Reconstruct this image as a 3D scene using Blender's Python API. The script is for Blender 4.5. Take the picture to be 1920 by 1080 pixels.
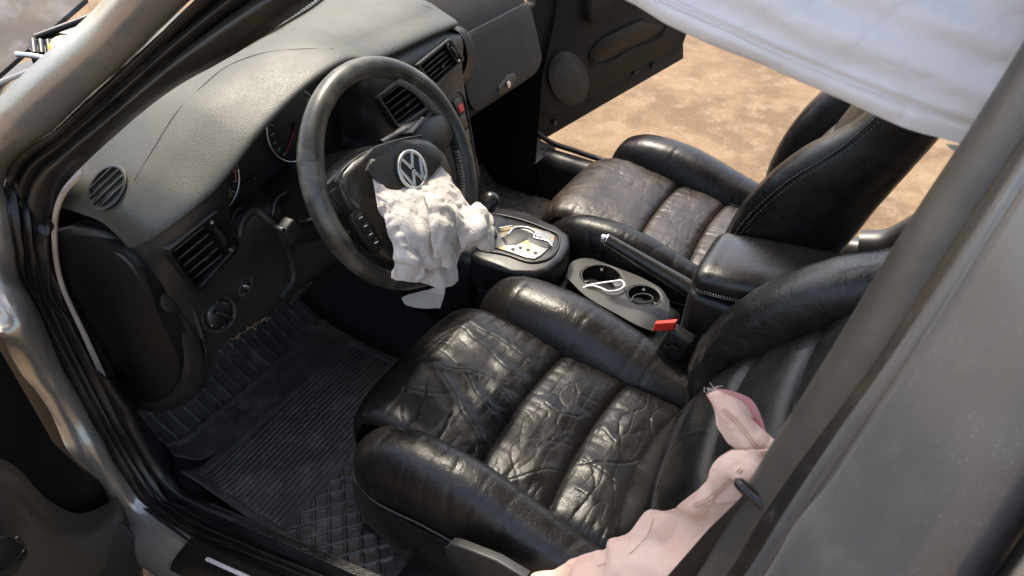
import bpy, bmesh, math
import numpy as np
from mathutils import Vector, Matrix
for o in list(bpy.data.objects): bpy.data.objects.remove(o)
scene = bpy.context.scene
COL = scene.collection
V3 = np.array
# ------------------------------------------------------------------ camera
CAM_POS = V3([-1.202, -.525, 1.286]); CAM_TGT = V3([-.203, -.003, .394]); CAM_ROLL = .057; F_PX = 1352.0
_f = CAM_TGT - CAM_POS; _f = _f / np.linalg.norm(_f)
_r = np.cross(_f, [0, 0, 1]); _r /= np.linalg.norm(_r); _u = np.cross(_r, _f)
_c, _s = math.cos(CAM_ROLL), math.sin(CAM_ROLL)
_r, _u = _c * _r + _s * _u, -_s * _r + _c * _u
cd = bpy.data.cameras.new('camera'); co = bpy.data.objects.new('camera', cd); COL.objects.link(co)
M = Matrix(((_r[0], _u[0], -_f[0], CAM_POS[0]), (_r[1], _u[1], -_f[1], CAM_POS[1]), (_r[2], _u[2], -_f[2], CAM_POS[2]), (0, 0, 0, 1)))
co.matrix_world = M
cd.sensor_width = 36; cd.lens = 36 * F_PX / 1920; cd.clip_start = .02; cd.clip_end = 500
cd.dof.use_dof = True; cd.dof.focus_distance = 1.35; cd.dof.aperture_fstop = 8.0
scene.camera = co
# ------------------------------------------------------------------ light
SUN = Vector((.30, .40, .86)).normalized()
w = bpy.data.worlds.new('World'); scene.world = w; w.use_nodes = True
nt = w.node_tree; bg = nt.nodes['Background']
sky = nt.nodes.new('ShaderNodeTexSky'); sky.sky_type = 'NISHITA'; sky.sun_disc = False
sky.sun_elevation = math.asin(SUN.z); sky.sun_rotation = math.atan2(SUN.x, SUN.y)
sky.dust_density = 3.0; sky.ozone_density = .6
nt.links.new(sky.outputs[0], bg.inputs[0]); bg.inputs[1].default_value = .15
sl = bpy.data.lights.new('sun', 'SUN'); sl.energy = 2.0; sl.angle = math.radians(5); sl.color = (1, .96, .90)
so = bpy.data.objects.new('sun', sl); COL.objects.link(so); so.rotation_euler = SUN.to_track_quat('Z', 'Y').to_euler()
vs = scene.view_settings; vs.view_transform = 'Standard'; vs.look = 'None'; vs.gamma = 1; vs.exposure = 1.75
vs.use_white_balance = True; vs.white_balance_temperature = 7200; vs.white_balance_tint = 12
scene.render.engine = 'CYCLES'

# ------------------------------------------------------------------ unprojection: a photo pixel and one known coordinate give a point of the place
def ray(px, py): return _f + (px - 960) / F_PX * _r - (py - 540) / F_PX * _u
def at(px, py, X=None, Y=None, Z=None):
    d = ray(px, py)
    i, v = (0, X) if X is not None else (1, Y) if Y is not None else (2, Z)
    return CAM_POS + (v - CAM_POS[i]) / d[i] * d
def atp(px, py, o, n):
    d = ray(px, py); return CAM_POS + ((V3(o) - CAM_POS) @ V3(n)) / (d @ V3(n)) * d

# ------------------------------------------------------------------ noise
_rng = np.random.RandomState(7)
_perm = np.concatenate([_rng.permutation(256)] * 3)
_grad = _rng.normal(size=(256, 3)); _grad /= np.linalg.norm(_grad, axis=1)[:, None]
def noise(P):
    P = np.asarray(P, float); I = np.floor(P).astype(int); Fq = P - I; I &= 255
    Wq = Fq * Fq * Fq * (Fq * (Fq * 6 - 15) + 10); out = 0
    for a in (0, 1):
        for b in (0, 1):
            for c in (0, 1):
                h = _perm[_perm[_perm[(I[..., 0] + a) & 255] + ((I[..., 1] + b) & 255)] + ((I[..., 2] + c) & 255)]
                dd = np.stack([Fq[..., 0] - a, Fq[..., 1] - b, Fq[..., 2] - c], -1)
                wt = (Wq[..., 0] if a else 1 - Wq[..., 0]) * (Wq[..., 1] if b else 1 - Wq[..., 1]) * (Wq[..., 2] if c else 1 - Wq[..., 2])
                out = out + wt * (_grad[h % 256] * dd).sum(-1)
    return out
def fbm(P, n=3):
    s = 0; a = 1
    for i in range(n): s = s + a * noise(P * 2 ** i + 17.3 * i); a *= .5
    return s
def ridge(P, w_=.055):          # thin valleys on a flat ground: leather creases
    return np.exp(-(noise(P) / w_) ** 2)
def facets(P, seed=0, n=7, l0=.10, l1=.028, dirs=None):   # crisp folds: triangle waves of random direction, each fading in and out
    rg = np.random.RandomState(int(seed * 10) + 5); s = 0
    for i in range(n):
        d = rg.normal(size=3) if dirs is None else V3(dirs) + .35 * rg.normal(size=3); d /= np.linalg.norm(d); L_ = l0 * (l1 / l0) ** (i / max(n - 1, 1)); ph = rg.rand() * 9
        q = P @ d / L_ + ph + .45 * noise(P * (1.3 / L_) * .5 + ph)
        s = s + .16 * L_ * (np.abs(q % 1 - .5) * 2 - .5) * np.clip(.35 + 2.2 * noise(P * (.6 / L_) + ph * 3), 0, 1)
    return s
def crumple(P, seed=0, n=3):
    s = 0; a = 1.
    for i in range(n):
        q = P * 1.9 ** i + seed + 5.1 * i
        wq = np.stack([noise(q + 3.3), noise(q + 9.7), noise(q + 21.)], -1) * .6
        s = s + a * (np.abs(noise(q + wq)) * 2 - .35); a *= .5
    return s

# ------------------------------------------------------------------ mesh helpers
def curve(P, n, closed=False):
    P = np.asarray(P, float)
    if closed: P = np.vstack([P, P[:1]])
    t = np.r_[0, np.cumsum(np.linalg.norm(np.diff(P, axis=0), axis=1) + 1e-9)]
    if len(P) == 2: return P[0] + (P[1] - P[0]) * np.linspace(0, 1, n)[:, None]
    m = np.zeros_like(P)
    h = np.diff(t)[:, None]; d = np.diff(P, axis=0) / h
    m[1:-1] = (d[:-1] * h[1:] + d[1:] * h[:-1]) / (h[1:] + h[:-1])
    if closed: m[0] = m[-1] = (d[-1] * h[0] + d[0] * h[-1]) / (h[0] + h[-1])
    else: m[0] = d[0]; m[-1] = d[-1]
    s = np.linspace(0, t[-1], n + 1)[:-1] if closed else np.linspace(0, t[-1], n)
    k = np.clip(np.searchsorted(t, s, 'right') - 1, 0, len(P) - 2); hh = (t[k + 1] - t[k])[:, None]; x = ((s - t[k]) / (t[k + 1] - t[k]))[:, None]
    return (2 * x**3 - 3 * x**2 + 1) * P[k] + (x**3 - 2 * x**2 + x) * hh * m[k] + (-2 * x**3 + 3 * x**2) * P[k + 1] + (x**3 - x**2) * hh * m[k + 1]
def loft(rows, nu, nv):
    R = np.stack([curve(r, nu) for r in rows])
    if len(rows) == nv and nv == 2: return R
    return np.stack([curve(R[:, i], nv) for i in range(nu)], 1)
def normals(G):
    du = np.gradient(G, axis=1); dv = np.gradient(G, axis=0); N = np.cross(du, dv)
    return N / (np.linalg.norm(N, axis=-1, keepdims=True) + 1e-12)
def uvgrid(G):
    nv, nu = G.shape[:2]; return np.meshgrid(np.linspace(0, 1, nu), np.linspace(0, 1, nv))
def link(name, me, mat, parent=None, smooth=True):
    if smooth: me.polygons.foreach_set('use_smooth', [True] * len(me.polygons))
    me.materials.append(mat); o = bpy.data.objects.new(name, me); COL.objects.link(o)
    if parent is not None: o.parent = parent
    return o
def grid(name, G, mat, parent=None, disp=None, thick=0, closed=False, caps=True):
    """G[v,u,3] -> mesh; disp(G,U,V) moves along the normal; thick gives it a back"""
    if disp is not None:
        N = normals(G); U, Vv = uvgrid(G); G = G + N * disp(G, U, Vv)[..., None]
    nv, nu = G.shape[:2]; idx = np.arange(nv * nu).reshape(nv, nu)
    nxt = np.roll(idx, -1, 1) if closed else None
    if closed: F = np.stack([idx[:-1], nxt[:-1], nxt[1:], idx[1:]], -1).reshape(-1, 4)
    else: F = np.stack([idx[:-1, :-1], idx[:-1, 1:], idx[1:, 1:], idx[1:, :-1]], -1).reshape(-1, 4)
    Vt = G.reshape(-1, 3); faces = F.tolist()
    if thick:
        N = normals(G).reshape(-1, 3); k = len(Vt); Vt = np.vstack([Vt, Vt - N * thick])
        faces += (F[:, ::-1] + k).tolist()
        b = np.r_[idx[0, :], idx[1:, -1], idx[-1, -2::-1], idx[-2:0:-1, 0]]
        for a, c in zip(b, np.roll(b, -1)): faces.append([c, a, a + k, c + k])
    elif closed and caps:
        faces.append(idx[0][::-1].tolist()); faces.append(idx[-1].tolist())
    me = bpy.data.meshes.new(name); me.from_pydata(Vt.tolist(), [], faces); me.update()
    if len(faces) < 20000:
        bm = bmesh.new(); bm.from_mesh(me); bmesh.ops.recalc_face_normals(bm, faces=bm.faces); bm.to_mesh(me); bm.free()
    o = link(name, me, mat, parent)
    if thick or closed: me.set_sharp_from_angle(angle=math.radians(50))
    return o
def frames(P):
    T = np.gradient(P, axis=0); T /= np.linalg.norm(T, axis=1)[:, None] + 1e-12
    a = V3([0, 0, 1.]) if abs(T[0] @ V3([0, 0, 1.])) < .9 else V3([1., 0, 0])
    n = np.cross(T[0], a); n /= np.linalg.norm(n); Ns = []
    for t in T: n = n - (n @ t) * t; n /= np.linalg.norm(n); Ns.append(n)
    Ns = np.array(Ns); return T, Ns, np.cross(T, Ns)
def tube_grid(P, r, seg=12, sq=1.0):
    P = np.asarray(P, float); T, Nn, B = frames(P); r = np.broadcast_to(r, len(P)) if np.ndim(r) < 1 else np.asarray(r)
    a = np.linspace(0, 2 * math.pi, seg, endpoint=False)
    return P[:, None] + r[:, None, None] * (np.cos(a)[None, :, None] * Nn[:, None] + sq * np.sin(a)[None, :, None] * B[:, None])
def tube(name, P, r, mat, parent=None, seg=12, n=None, sq=1.0):
    if n: P = curve(P, n)
    return grid(name, tube_grid(P, r, seg, sq), mat, parent, closed=True)
def multi(name, grids, mat, parent=None):
    """several closed tubes as one mesh"""
    Vs = []; Fs = []; k = 0
    for G in grids:
        nv, nu = G.shape[:2]; idx = np.arange(nv * nu).reshape(nv, nu) + k; nx = np.roll(idx, -1, 1)
        Fs += np.stack([idx[:-1], nx[:-1], nx[1:], idx[1:]], -1).reshape(-1, 4).tolist(); Fs += [idx[0][::-1].tolist(), idx[-1].tolist()]
        Vs.append(G.reshape(-1, 3)); k += nv * nu
    me = bpy.data.meshes.new(name); me.from_pydata(np.vstack(Vs).tolist(), [], Fs); me.update()
    return link(name, me, mat, parent)
def from_bm(name, bm, mat, parent=None, angle=40):
    bmesh.ops.recalc_face_normals(bm, faces=bm.faces)
    me = bpy.data.meshes.new(name); bm.to_mesh(me); bm.free()
    o = link(name, me, mat, parent); me.set_sharp_from_angle(angle=math.radians(angle)); return o
def slab(name, P, n, th, mat, parent=None, bev=0, seg=2, smooth_n=0):
    """outline P (top face), pushed back th along -n, top rim bevelled"""
    P = np.asarray(P, float); n = V3(n, float); n = n / np.linalg.norm(n)
    if smooth_n: P = curve(P, smooth_n, closed=True)
    bm = bmesh.new(); a = [bm.verts.new(p) for p in P]; b = [bm.verts.new(p - n * th) for p in P]
    top = bm.faces.new(a); bm.faces.new(b[::-1]); k = len(a)
    for i in range(k): bm.faces.new([a[i], b[i], b[(i + 1) % k], a[(i + 1) % k]])
    if bev:
        bmesh.ops.bevel(bm, geom=[e for e in top.edges], offset=bev, segments=seg, affect='EDGES', profile=.5, clamp_overlap=True)
    return from_bm(name, bm, mat, parent)
def rbox(name, c, s, mat, parent=None, bev=.004, R=None, seg=3):
    bm = bmesh.new(); bmesh.ops.create_cube(bm, size=1); bmesh.ops.scale(bm, vec=s, verts=bm.verts)
    if bev: bmesh.ops.bevel(bm, geom=bm.edges[:], offset=bev, segments=seg, affect='EDGES', profile=.5)
    Mx = Matrix.Translation(Vector(c)) @ (R.to_4x4() if R is not None else Matrix.Identity(4))
    bmesh.ops.transform(bm, matrix=Mx, verts=bm.verts); return from_bm(name, bm, mat, parent)
def basis(x, y, z): return Matrix((x, y, z)).transposed()
def spin(name, prof, c, n, mat, parent=None, seg=40, xr=None, sx=1.0, sy=1.0, caps=True):
    """lathe: prof list of (radius, height along n)"""
    n = V3(n, float); n /= np.linalg.norm(n); a = V3(xr if xr is not None else ([1, 0, 0] if abs(n[0]) < .9 else [0, 1, 0]), float); a -= (a @ n) * n; a /= np.linalg.norm(a); b = np.cross(n, a)
    t = np.linspace(0, 2 * math.pi, seg, endpoint=False)
    G = np.stack([V3(c) + r * (sx * np.cos(t)[:, None] * a + sy * np.sin(t)[:, None] * b) + h * n for r, h in prof])
    return grid(name, G, mat, parent, closed=True, caps=caps)
def empty(name, loc=(0, 0, 0)):
    o = bpy.data.objects.new(name, None); o.location = loc; o.empty_display_size = .05; COL.objects.link(o); return o
def tag(o, label=None, cat=None, group=None, kind=None):
    if label: o['label'] = label
    if cat: o['category'] = cat
    if group: o['group'] = group
    if kind: o['kind'] = kind
    return o

# ------------------------------------------------------------------ materials
def mat(name, col, rough=.5, metal=0., col2=None, cscale=6., cmix=(.4, .65), grain=None, crease=None, rvar=.0, coat=0., spec=.5, sheen=0., dust=None, stretch=None, speck=None):
    m = bpy.data.materials.new(name); m.use_nodes = True; t = m.node_tree; L = t.links.new; nn = t.nodes.new
    b = t.nodes['Principled BSDF']; b.inputs['Base Color'].default_value = (*col, 1); b.inputs['Roughness'].default_value = rough; b.inputs['Metallic'].default_value = metal
    b.inputs['Specular IOR Level'].default_value = spec; b.inputs['Coat Weight'].default_value = coat; b.inputs['Coat Roughness'].default_value = .12
    b.inputs['Sheen Weight'].default_value = sheen
    tc = nn('ShaderNodeTexCoord'); src = tc.outputs['Object']
    if stretch:
        mp = nn('ShaderNodeMapping'); mp.inputs['Scale'].default_value = stretch; L(src, mp.inputs[0]); src = mp.outputs[0]
    def nz(scale, det=4, rgh=.6, dist=0.):
        n = nn('ShaderNodeTexNoise'); n.inputs['Scale'].default_value = scale; n.inputs['Detail'].default_value = det; n.inputs['Roughness'].default_value = rgh; n.inputs['Distortion'].default_value = dist; L(src, n.inputs['Vector']); return n.outputs[0]
    def ramp(sock, a, c):
        r = nn('ShaderNodeMapRange'); r.inputs[1].default_value = a; r.inputs[2].default_value = c; L(sock, r.inputs[0]); return r.outputs[0]
    colsock = None
    def mixin(fac, c2):
        nonlocal colsock
        x = nn('ShaderNodeMix'); x.data_type = 'RGBA'; L(fac, x.inputs[0])
        if colsock is None: x.inputs[6].default_value = (*col, 1)
        else: L(colsock, x.inputs[6])
        x.inputs[7].default_value = (*c2, 1); colsock = x.outputs[2]
    if col2: mixin(ramp(nz(cscale, 5, .62, .4), *cmix), col2)
    if dust:   # (colour, scale, lo, hi)
        mixin(ramp(nz(dust[1], 8, .7, .2), dust[2], dust[3]), dust[0])
    if speck:  # small pale specks
        vo = nn('ShaderNodeTexVoronoi'); vo.inputs['Scale'].default_value = speck[1]; L(src, vo.inputs['Vector'])
        r = nn('ShaderNodeMapRange'); r.inputs[1].default_value = speck[2]; r.inputs[2].default_value = speck[2] * .5; L(vo.outputs['Distance'], r.inputs[0])
        g = nn('ShaderNodeMath'); g.operation = 'MULTIPLY'; L(r.outputs[0], g.inputs[0]); L(ramp(nz(9, 3), .5, .62), g.inputs[1]); mixin(g.outputs[0], speck[0])
    if colsock is not None: L(colsock, b.inputs['Base Color'])
    if rvar:
        r = nn('ShaderNodeMapRange'); r.inputs[1].default_value = .3; r.inputs[2].default_value = .7; r.inputs[3].default_value = rough - rvar; r.inputs[4].default_value = rough + rvar
        L(nz(18, 6, .7), r.inputs[0]); L(r.outputs[0], b.inputs['Roughness'])
    hs = None
    def bump(sock, st, dist):
        nonlocal hs
        p = nn('ShaderNodeBump'); p.inputs['Strength'].default_value = st; p.inputs['Distance'].default_value = dist; L(sock, p.inputs['Height'])
        if hs is not None: L(hs, p.inputs['Normal'])
        hs = p.outputs[0]
    if crease:   # (scale, strength, distance)
        vo = nn('ShaderNodeTexVoronoi'); vo.feature = 'DISTANCE_TO_EDGE'; vo.inputs['Scale'].default_value = crease[0]
        nq = nn('ShaderNodeTexNoise'); nq.inputs['Scale'].default_value = crease[0] * .9; nq.inputs['Detail'].default_value = 4; L(src, nq.inputs['Vector'])
        vm = nn('ShaderNodeVectorMath'); vm.operation = 'MULTIPLY_ADD'; L(nq.outputs['Color'], vm.inputs[0]); vm.inputs[1].default_value = (1.6 / crease[0],) * 3; L(src, vm.inputs[2]); L(vm.outputs[0], vo.inputs['Vector'])
        bump(ramp(vo.outputs['Distance'], 0, .12), crease[1], crease[2])
    if grain:    # (scale, strength, distance, kind)
        if len(grain) > 3 and grain[3] == 'v':
            vo = nn('ShaderNodeTexVoronoi'); vo.inputs['Scale'].default_value = grain[0]; L(src, vo.inputs['Vector']); bump(vo.outputs['Distance'], grain[1], grain[2])
        else: bump(nz(grain[0], 6, .65), grain[1], grain[2])
    if hs is not None: L(hs, b.inputs['Normal'])
    return m
LEA = mat('black_leather', (.0075, .0068, .0066), .31, col2=(.016, .0135, .012), cscale=9, cmix=(.52, .75), crease=(55, .16, .0007), grain=(950, .25, .0005, 'v'), rvar=.10, spec=.27, dust=((.030, .027, .024), 40, .66, .95))
LEA_WORN = mat('worn_black_leather', (.0095, .0082, .0075), .32, col2=(.018, .0145, .012), cscale=11, cmix=(.47, .72), crease=(50, .22, .0009), grain=(950, .25, .0005, 'v'), rvar=.12, spec=.42, dust=((.036, .031, .027), 40, .62, .95))
LEA_BROWN = mat('dusty_leather', (.014, .0105, .008), .42, col2=(.036, .025, .017), cscale=12, cmix=(.42, .68), crease=(30, .14, .0012), grain=(950, .25, .0005, 'v'), rvar=.12, dust=((.06, .048, .036), 36, .58, .95))
LEA_SMOOTH = mat('smooth_black_leather', (.011, .0105, .0095), .28, col2=(.025, .022, .017), cscale=6, grain=(700, .35, .0005, 'v'), rvar=.08, dust=((.05, .046, .036), 25, .6, .95))
RIM = mat('polished_wheel_leather', (.024, .023, .019), .34, col2=(.105, .098, .078), cscale=14, cmix=(.48, .66), grain=(420, .3, .0006), rvar=.12, dust=((.10, .09, .07), 55, .60, .9))  # pale patches put the rim's highlights into the colour, along with wear and dust
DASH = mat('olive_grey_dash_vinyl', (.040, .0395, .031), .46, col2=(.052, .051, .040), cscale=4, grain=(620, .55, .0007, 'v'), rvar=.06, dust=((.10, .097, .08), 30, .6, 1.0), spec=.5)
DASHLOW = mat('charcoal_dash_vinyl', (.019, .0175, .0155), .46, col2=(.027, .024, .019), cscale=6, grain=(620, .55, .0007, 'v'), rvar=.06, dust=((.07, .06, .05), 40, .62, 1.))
PBLK = mat('black_plastic', (.008, .0075, .007), .42, grain=(500, .2, .0004), rvar=.08, dust=((.03, .027, .024), 45, .6, .95))
PGLOSS = mat('gloss_black_plastic', (.006, .006, .0065), .30, rvar=.06, dust=((.05, .045, .04), 60, .62, .95))
PMAT = mat('matte_black_plastic', (.005, .005, .005), .55, spec=.25)
PBRN = mat('brown_black_plastic', (.017, .0135, .0105), .62, spec=.28, col2=(.024, .019, .0145), cscale=5, grain=(500, .3, .0005, 'v'), rvar=.05, dust=((.06, .052, .04), 30, .6, 1.))
PGRY = mat('dusty_grey_plastic', (.016, .0155, .0145), .5, grain=(600, .3, .0004, 'v'), dust=((.036, .034, .031), 50, .5, .9))
RUB = mat('rubber_seal', (.012, .011, .010), .38, col2=(.026, .021, .016), cscale=7, rvar=.08, grain=(200, .15, .0006), dust=((.11, .10, .085), 60, .58, .9))
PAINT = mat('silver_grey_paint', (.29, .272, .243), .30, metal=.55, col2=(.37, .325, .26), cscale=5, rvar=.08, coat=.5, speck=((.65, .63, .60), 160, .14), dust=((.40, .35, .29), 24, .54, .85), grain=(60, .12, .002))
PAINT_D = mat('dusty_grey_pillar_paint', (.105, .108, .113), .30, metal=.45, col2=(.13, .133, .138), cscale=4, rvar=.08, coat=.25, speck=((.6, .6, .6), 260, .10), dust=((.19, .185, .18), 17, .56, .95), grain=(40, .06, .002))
CREAM = mat('pale_body_flange', (.62, .50, .43), .5, col2=(.5, .4, .34), cscale=20)
CHROME = mat('chrome', (.78, .77, .74), .16, metal=1., rvar=.08)
SATIN = mat('satin_badge_metal', (.62, .62, .60), .30, metal=.9, rvar=.1)
GATE = mat('tarnished_gate_plate', (.32, .31, .28), .36, metal=1., col2=(.55, .38, .10), cscale=38, cmix=(.54, .66), rvar=.12, dust=((.12, .11, .09), 90, .62, .75))
CARPET = mat('black_carpet', (.012, .011, .010), .95, grain=(900, 1., .003), dust=((.05, .042, .035), 60, .55, .9))
DIRT = mat('dirty_brown_carpet', (.13, .10, .072), .95, col2=(.20, .16, .115), cscale=40, grain=(500, 1., .003), dust=((.018, .016, .014), 60, .5, .7))
MATR = mat('rubber_floor_mat', (.036, .033, .032), .36, col2=(.062, .053, .048), cscale=14, rvar=.12, grain=(350, .2, .0006), dust=((.16, .14, .12), 22, .52, .80), speck=((.25, .23, .22), 300, .14))
BAG = mat('white_airbag_fabric', (.72, .67, .62), .85, col2=(.64, .58, .53), cscale=14, crease=(48, .34, .003), grain=(1500, .35, .0005), sheen=.2, dust=((.50, .44, .38), 26, .62, .9))
CURT = mat('grey_white_airbag_fabric', (.84, .83, .82), .8, col2=(.78, .77, .77), cscale=6, crease=(14, .25, .003), grain=(1500, .3, .0004), sheen=.2)
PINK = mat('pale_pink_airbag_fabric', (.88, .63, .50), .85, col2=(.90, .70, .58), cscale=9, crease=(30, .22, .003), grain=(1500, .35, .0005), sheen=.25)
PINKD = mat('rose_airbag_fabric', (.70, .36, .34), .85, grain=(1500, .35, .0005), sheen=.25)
THREAD = mat('grey_thread', (.16, .145, .125), .7); REDTH = mat('red_thread', (.42, .06, .05), .7); WTHREAD = mat('pale_thread', (.62, .58, .52), .7); BRTH = mat('brown_thread', (.46, .27, .21), .7)
REDP = mat('red_buckle_plastic', (.62, .030, .015), .32); REDH = mat('red_hazard_plastic', (.6, .01, .02), .3)
WCAB = mat('white_cable_plastic', (.8, .8, .78), .35)
YEL = mat('yellow_cap_plastic', (.75, .50, .01), .4)
LCD = mat('dim_olive_display', (.115, .10, .035), .4); DIALF = mat('dial_face', (.010, .010, .011), .5); REDN = mat('red_needle', (.35, .02, .02), .4); TICK = mat('dial_print', (.30, .30, .28), .6)
HOODP = mat('hood_paint', (.075, .067, .058), .8, spec=.15, metal=.0, col2=(.125, .12, .12), cscale=7, cmix=(.45, .6), rvar=.06, coat=.0, dust=((.11, .085, .06), 10, .5, .8))  # pale mottling is the bonnet's reflections put into the colour
STRIP = mat('pale_sill_strip', (.55, .52, .55), .4)
GND = mat('dusty_tan_ground', (.205, .136, .074), .95, col2=(.135, .086, .045), cscale=2.4, cmix=(.44, .60), crease=(.9, .35, .02), grain=(60, .7, .02), dust=((.26, .185, .115), 9, .5, .72), speck=((.40, .33, .25), 30, .14))
GOLD = mat('sun_tinted_silver_paint', (.42, .36, .26), .28, metal=.7, rvar=.08, coat=.4)  # silver body paint with the sun's golden glare mixed into its colour

def translucent(m, w=.35):
    t = m.node_tree; b = t.nodes['Principled BSDF']; o = t.nodes['Material Output']; tr = t.nodes.new('ShaderNodeBsdfTranslucent'); mx = t.nodes.new('ShaderNodeMixShader'); mx.inputs[0].default_value = w
    tr.inputs[0].default_value = b.inputs['Base Color'].default_value; t.links.new(b.outputs[0], mx.inputs[1]); t.links.new(tr.outputs[0], mx.inputs[2]); t.links.new(mx.outputs[0], o.inputs[0])
for m_ in (BAG, CURT, PINK, PINKD): translucent(m_)
# ================================================================== THE PLACE
g = grid('ground', np.stack([np.stack([np.linspace(-60, 60, 61), np.full(61, y), np.full(61, -.30)], -1) for y in np.linspace(-60, 60, 61)]), GND); tag(g, kind='structure')
car = empty('car', (0, 0, -.30))
tag(car, 'grey car with both front doors open, black leather cabin and deployed airbags', 'car')
_CAROFF = Vector((0, 0, .30))
def fixup():      # children are modelled in place coordinates; the Empty stands on the ground
    for c in car.children: c.location = c.location + _CAROFF
def px(pts, **k): return [at(x, y, **k) for x, y in pts]
# ------------------------------------------------------------------ body shell
def edge3(pts): return [at(x, y, X=X) for x, y, X in pts]
def strip(name, A, B, prof, m, parent=None, n=90, nv=None, thick=.0, disp=None):
    A = curve(A, n); B = curve(B, n); T = np.gradient(A, axis=0); W = B - A
    Nn = np.cross(T, W); Nn /= np.linalg.norm(Nn, axis=1)[:, None]
    sg = np.sign(((CAM_POS - A) * Nn).sum(1))[:, None]; Nn = Nn * sg
    rows = [A * (1 - t) + B * t + Nn * h for t, h in prof]
    G = loft(rows, n, nv or (len(prof) - 1) * 6 + 1)
    return grid(name, G, m, parent, disp=disp, thick=thick)
# driver's door opening: three nested outlines, from the roof down the windscreen pillar, the hinge pillar and along the sill
O_E = [V3([-.60, -.14, 1.245])] + edge3([(272, -40, -.66), (165, 65, -.68), (80, 150, -.71), (0, 240, -.745), (-52, 340, -.775), (-60, 450, -.80), (-25, 545, -.82), (25, 590, -.82), (75, 710, -.82), (120, 800, -.82), (150, 835, -.82), (190, 905, -.82), (222, 990, -.82), (262, 1046, -.82), (345, 1090, -.82), (470, 1145, -.82)])
P_E = [V3([-.565, -.12, 1.225])] + edge3([(410, -40, -.60), (250, 112, -.645), (120, 232, -.68), (12, 340, -.72), (18, 400, -.745), (28, 455, -.755), (42, 525, -.76), (68, 585, -.765), (100, 650, -.77), (165, 770, -.775), (230, 885, -.78), (268, 938, -.78), (330, 985, -.78), (420, 1030, -.78), (520, 1072, -.78), (640, 1120, -.78)])
Q_E = [V3([-.535, -.10, 1.20])] + edge3([(650, -40, -.565), (585, 0, -.58), (440, 92, -.615), (310, 172, -.64), (210, 252, -.665), (140, 312, -.69), (108, 345, -.70), (92, 390, -.71), (88, 450, -.715), (107, 540, -.72), (150, 635, -.725), (203, 748, -.73), (238, 812, -.735), (275, 880, -.735), (320, 930, -.735), (400, 972, -.735), (520, 1025, -.735), (640, 1078, -.735), (720, 1115, -.735)])
body = strip('body_pillar', O_E, P_E, [(-.10, -.03), (0, .0), (.25, .012), (.55, .014), (.85, .006), (1, -.006)], PAINT, car, n=220, thick=.01,
             disp=lambda G, U, V: .0012 * fbm(G * 14, 2))
strip('door_seal', P_E, Q_E, [(-.05, -.016), (.02, .004), (.10, .011), (.19, .006), (.23, -.012), (.29, -.012), (.33, .006), (.41, .011), (.48, .004), (.52, -.008), (.57, .006), (.74, .017), (.92, .006), (1, -.018)], RUB, car, n=240, nv=120, thick=.012,
      disp=lambda G, U, V: .0007 * fbm(G * 30, 2))
grid('hinge_post', loft([[V3([-.70, .64, z]) for z in (-.2, .2, .62)], [V3([-.79, .66, z]) for z in (-.2, .2, .62)], [V3([-.83, .74, z]) for z in (-.2, .2, .64)], [V3([-.84, 1.0, z]) for z in (-.2, .2, .66)], [V3([-.83, 1.6, z]) for z in (-.2, .2, .64)]], 20, 30), PBLK, car, thick=.01)
# pale flange showing between seal and dashboard
PA = edge3([(150, 318, -.69), (118, 350, -.70), (97, 395, -.705), (94, 450, -.708), (110, 540, -.71), (152, 632, -.715), (206, 748, -.72)])
PB = edge3([(156, 322, -.68), (126, 355, -.69), (108, 400, -.695), (105, 450, -.698), (121, 540, -.70), (162, 628, -.705), (216, 742, -.71)])
strip('body_flange', PA, PB, [(0, .004), (.5, .007), (1, .004)], CREAM, car, n=60, thick=.006)
# kick and sill trim inside the seal
QA = edge3([(180, 700, -.748), (203, 748, -.748), (238, 812, -.750), (275, 880, -.752), (320, 930, -.752), (400, 972, -.752), (520, 1025, -.752), (640, 1078, -.752), (760, 1130, -.752)])
R_E = [at(222, 722, X=-.722), at(250, 765, X=-.722), at(268, 805, X=-.722), at(300, 858, X=-.722), at(345, 915, X=-.722), at(385, 935, X=-.722), at(460, 968, X=-.722), at(570, 1020, X=-.722), at(700, 1072, X=-.722), at(830, 1125, X=-.722)]
strip('sill_trim', QA, R_E, [(0, -.01), (.2, .004), (.5, .008), (.85, .005), (1, -.002), (1.12, -.02), (1.3, -.07)], PBLK, car, n=120, thick=.006)
# ribbed tread on the sill trim
TR = [at(q[0], q[1], X=-.742) for q in ((378, 958), (520, 1018), (700, 1096))]; TR2 = [at(q[0], q[1], X=-.727) for q in ((402, 948), (560, 1017), (740, 1094))]
GT = loft([np.array(TR) + V3([-.004, 0, .014]), np.array(TR2) + V3([-.002, 0, .010])], 150, 14)
grid('sill_tread', GT, PBLK, car, thick=.003, disp=lambda G, U, V: .0012 * ((np.sin(G[..., 1] * 900) * np.sin(G[..., 0] * 1400)) > .1))
# sill plate with the two pale strips
sp = strip('sill_plate', [p + V3([-.010, 0, .016]) for p in edge3([(376, 1010, -.79), (450, 1044, -.79), (540, 1084, -.79), (660, 1135, -.79)])], [p + V3([-.004, 0, .012]) for p in edge3([(330, 1066, -.825), (400, 1100, -.825), (490, 1140, -.825), (600, 1190, -.825)])], [(0, 0), (.1, .004), (.9, .004), (1, 0)], PBLK, car, n=30, thick=.008)
for a, b in (((390, 1050), (470, 1086)), ((372, 1078), (430, 1104))):
    pa, pb = at(*a, X=-.822), at(*b, X=-.822); d = (pb - pa) / np.linalg.norm(pb - pa)
    tube('sill_strip', np.array([pa, pa + .003 * d, pb]) + V3([-.002, 0, .0075]), [.0026, .004, .004], STRIP, sp, sq=.5)
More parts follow.
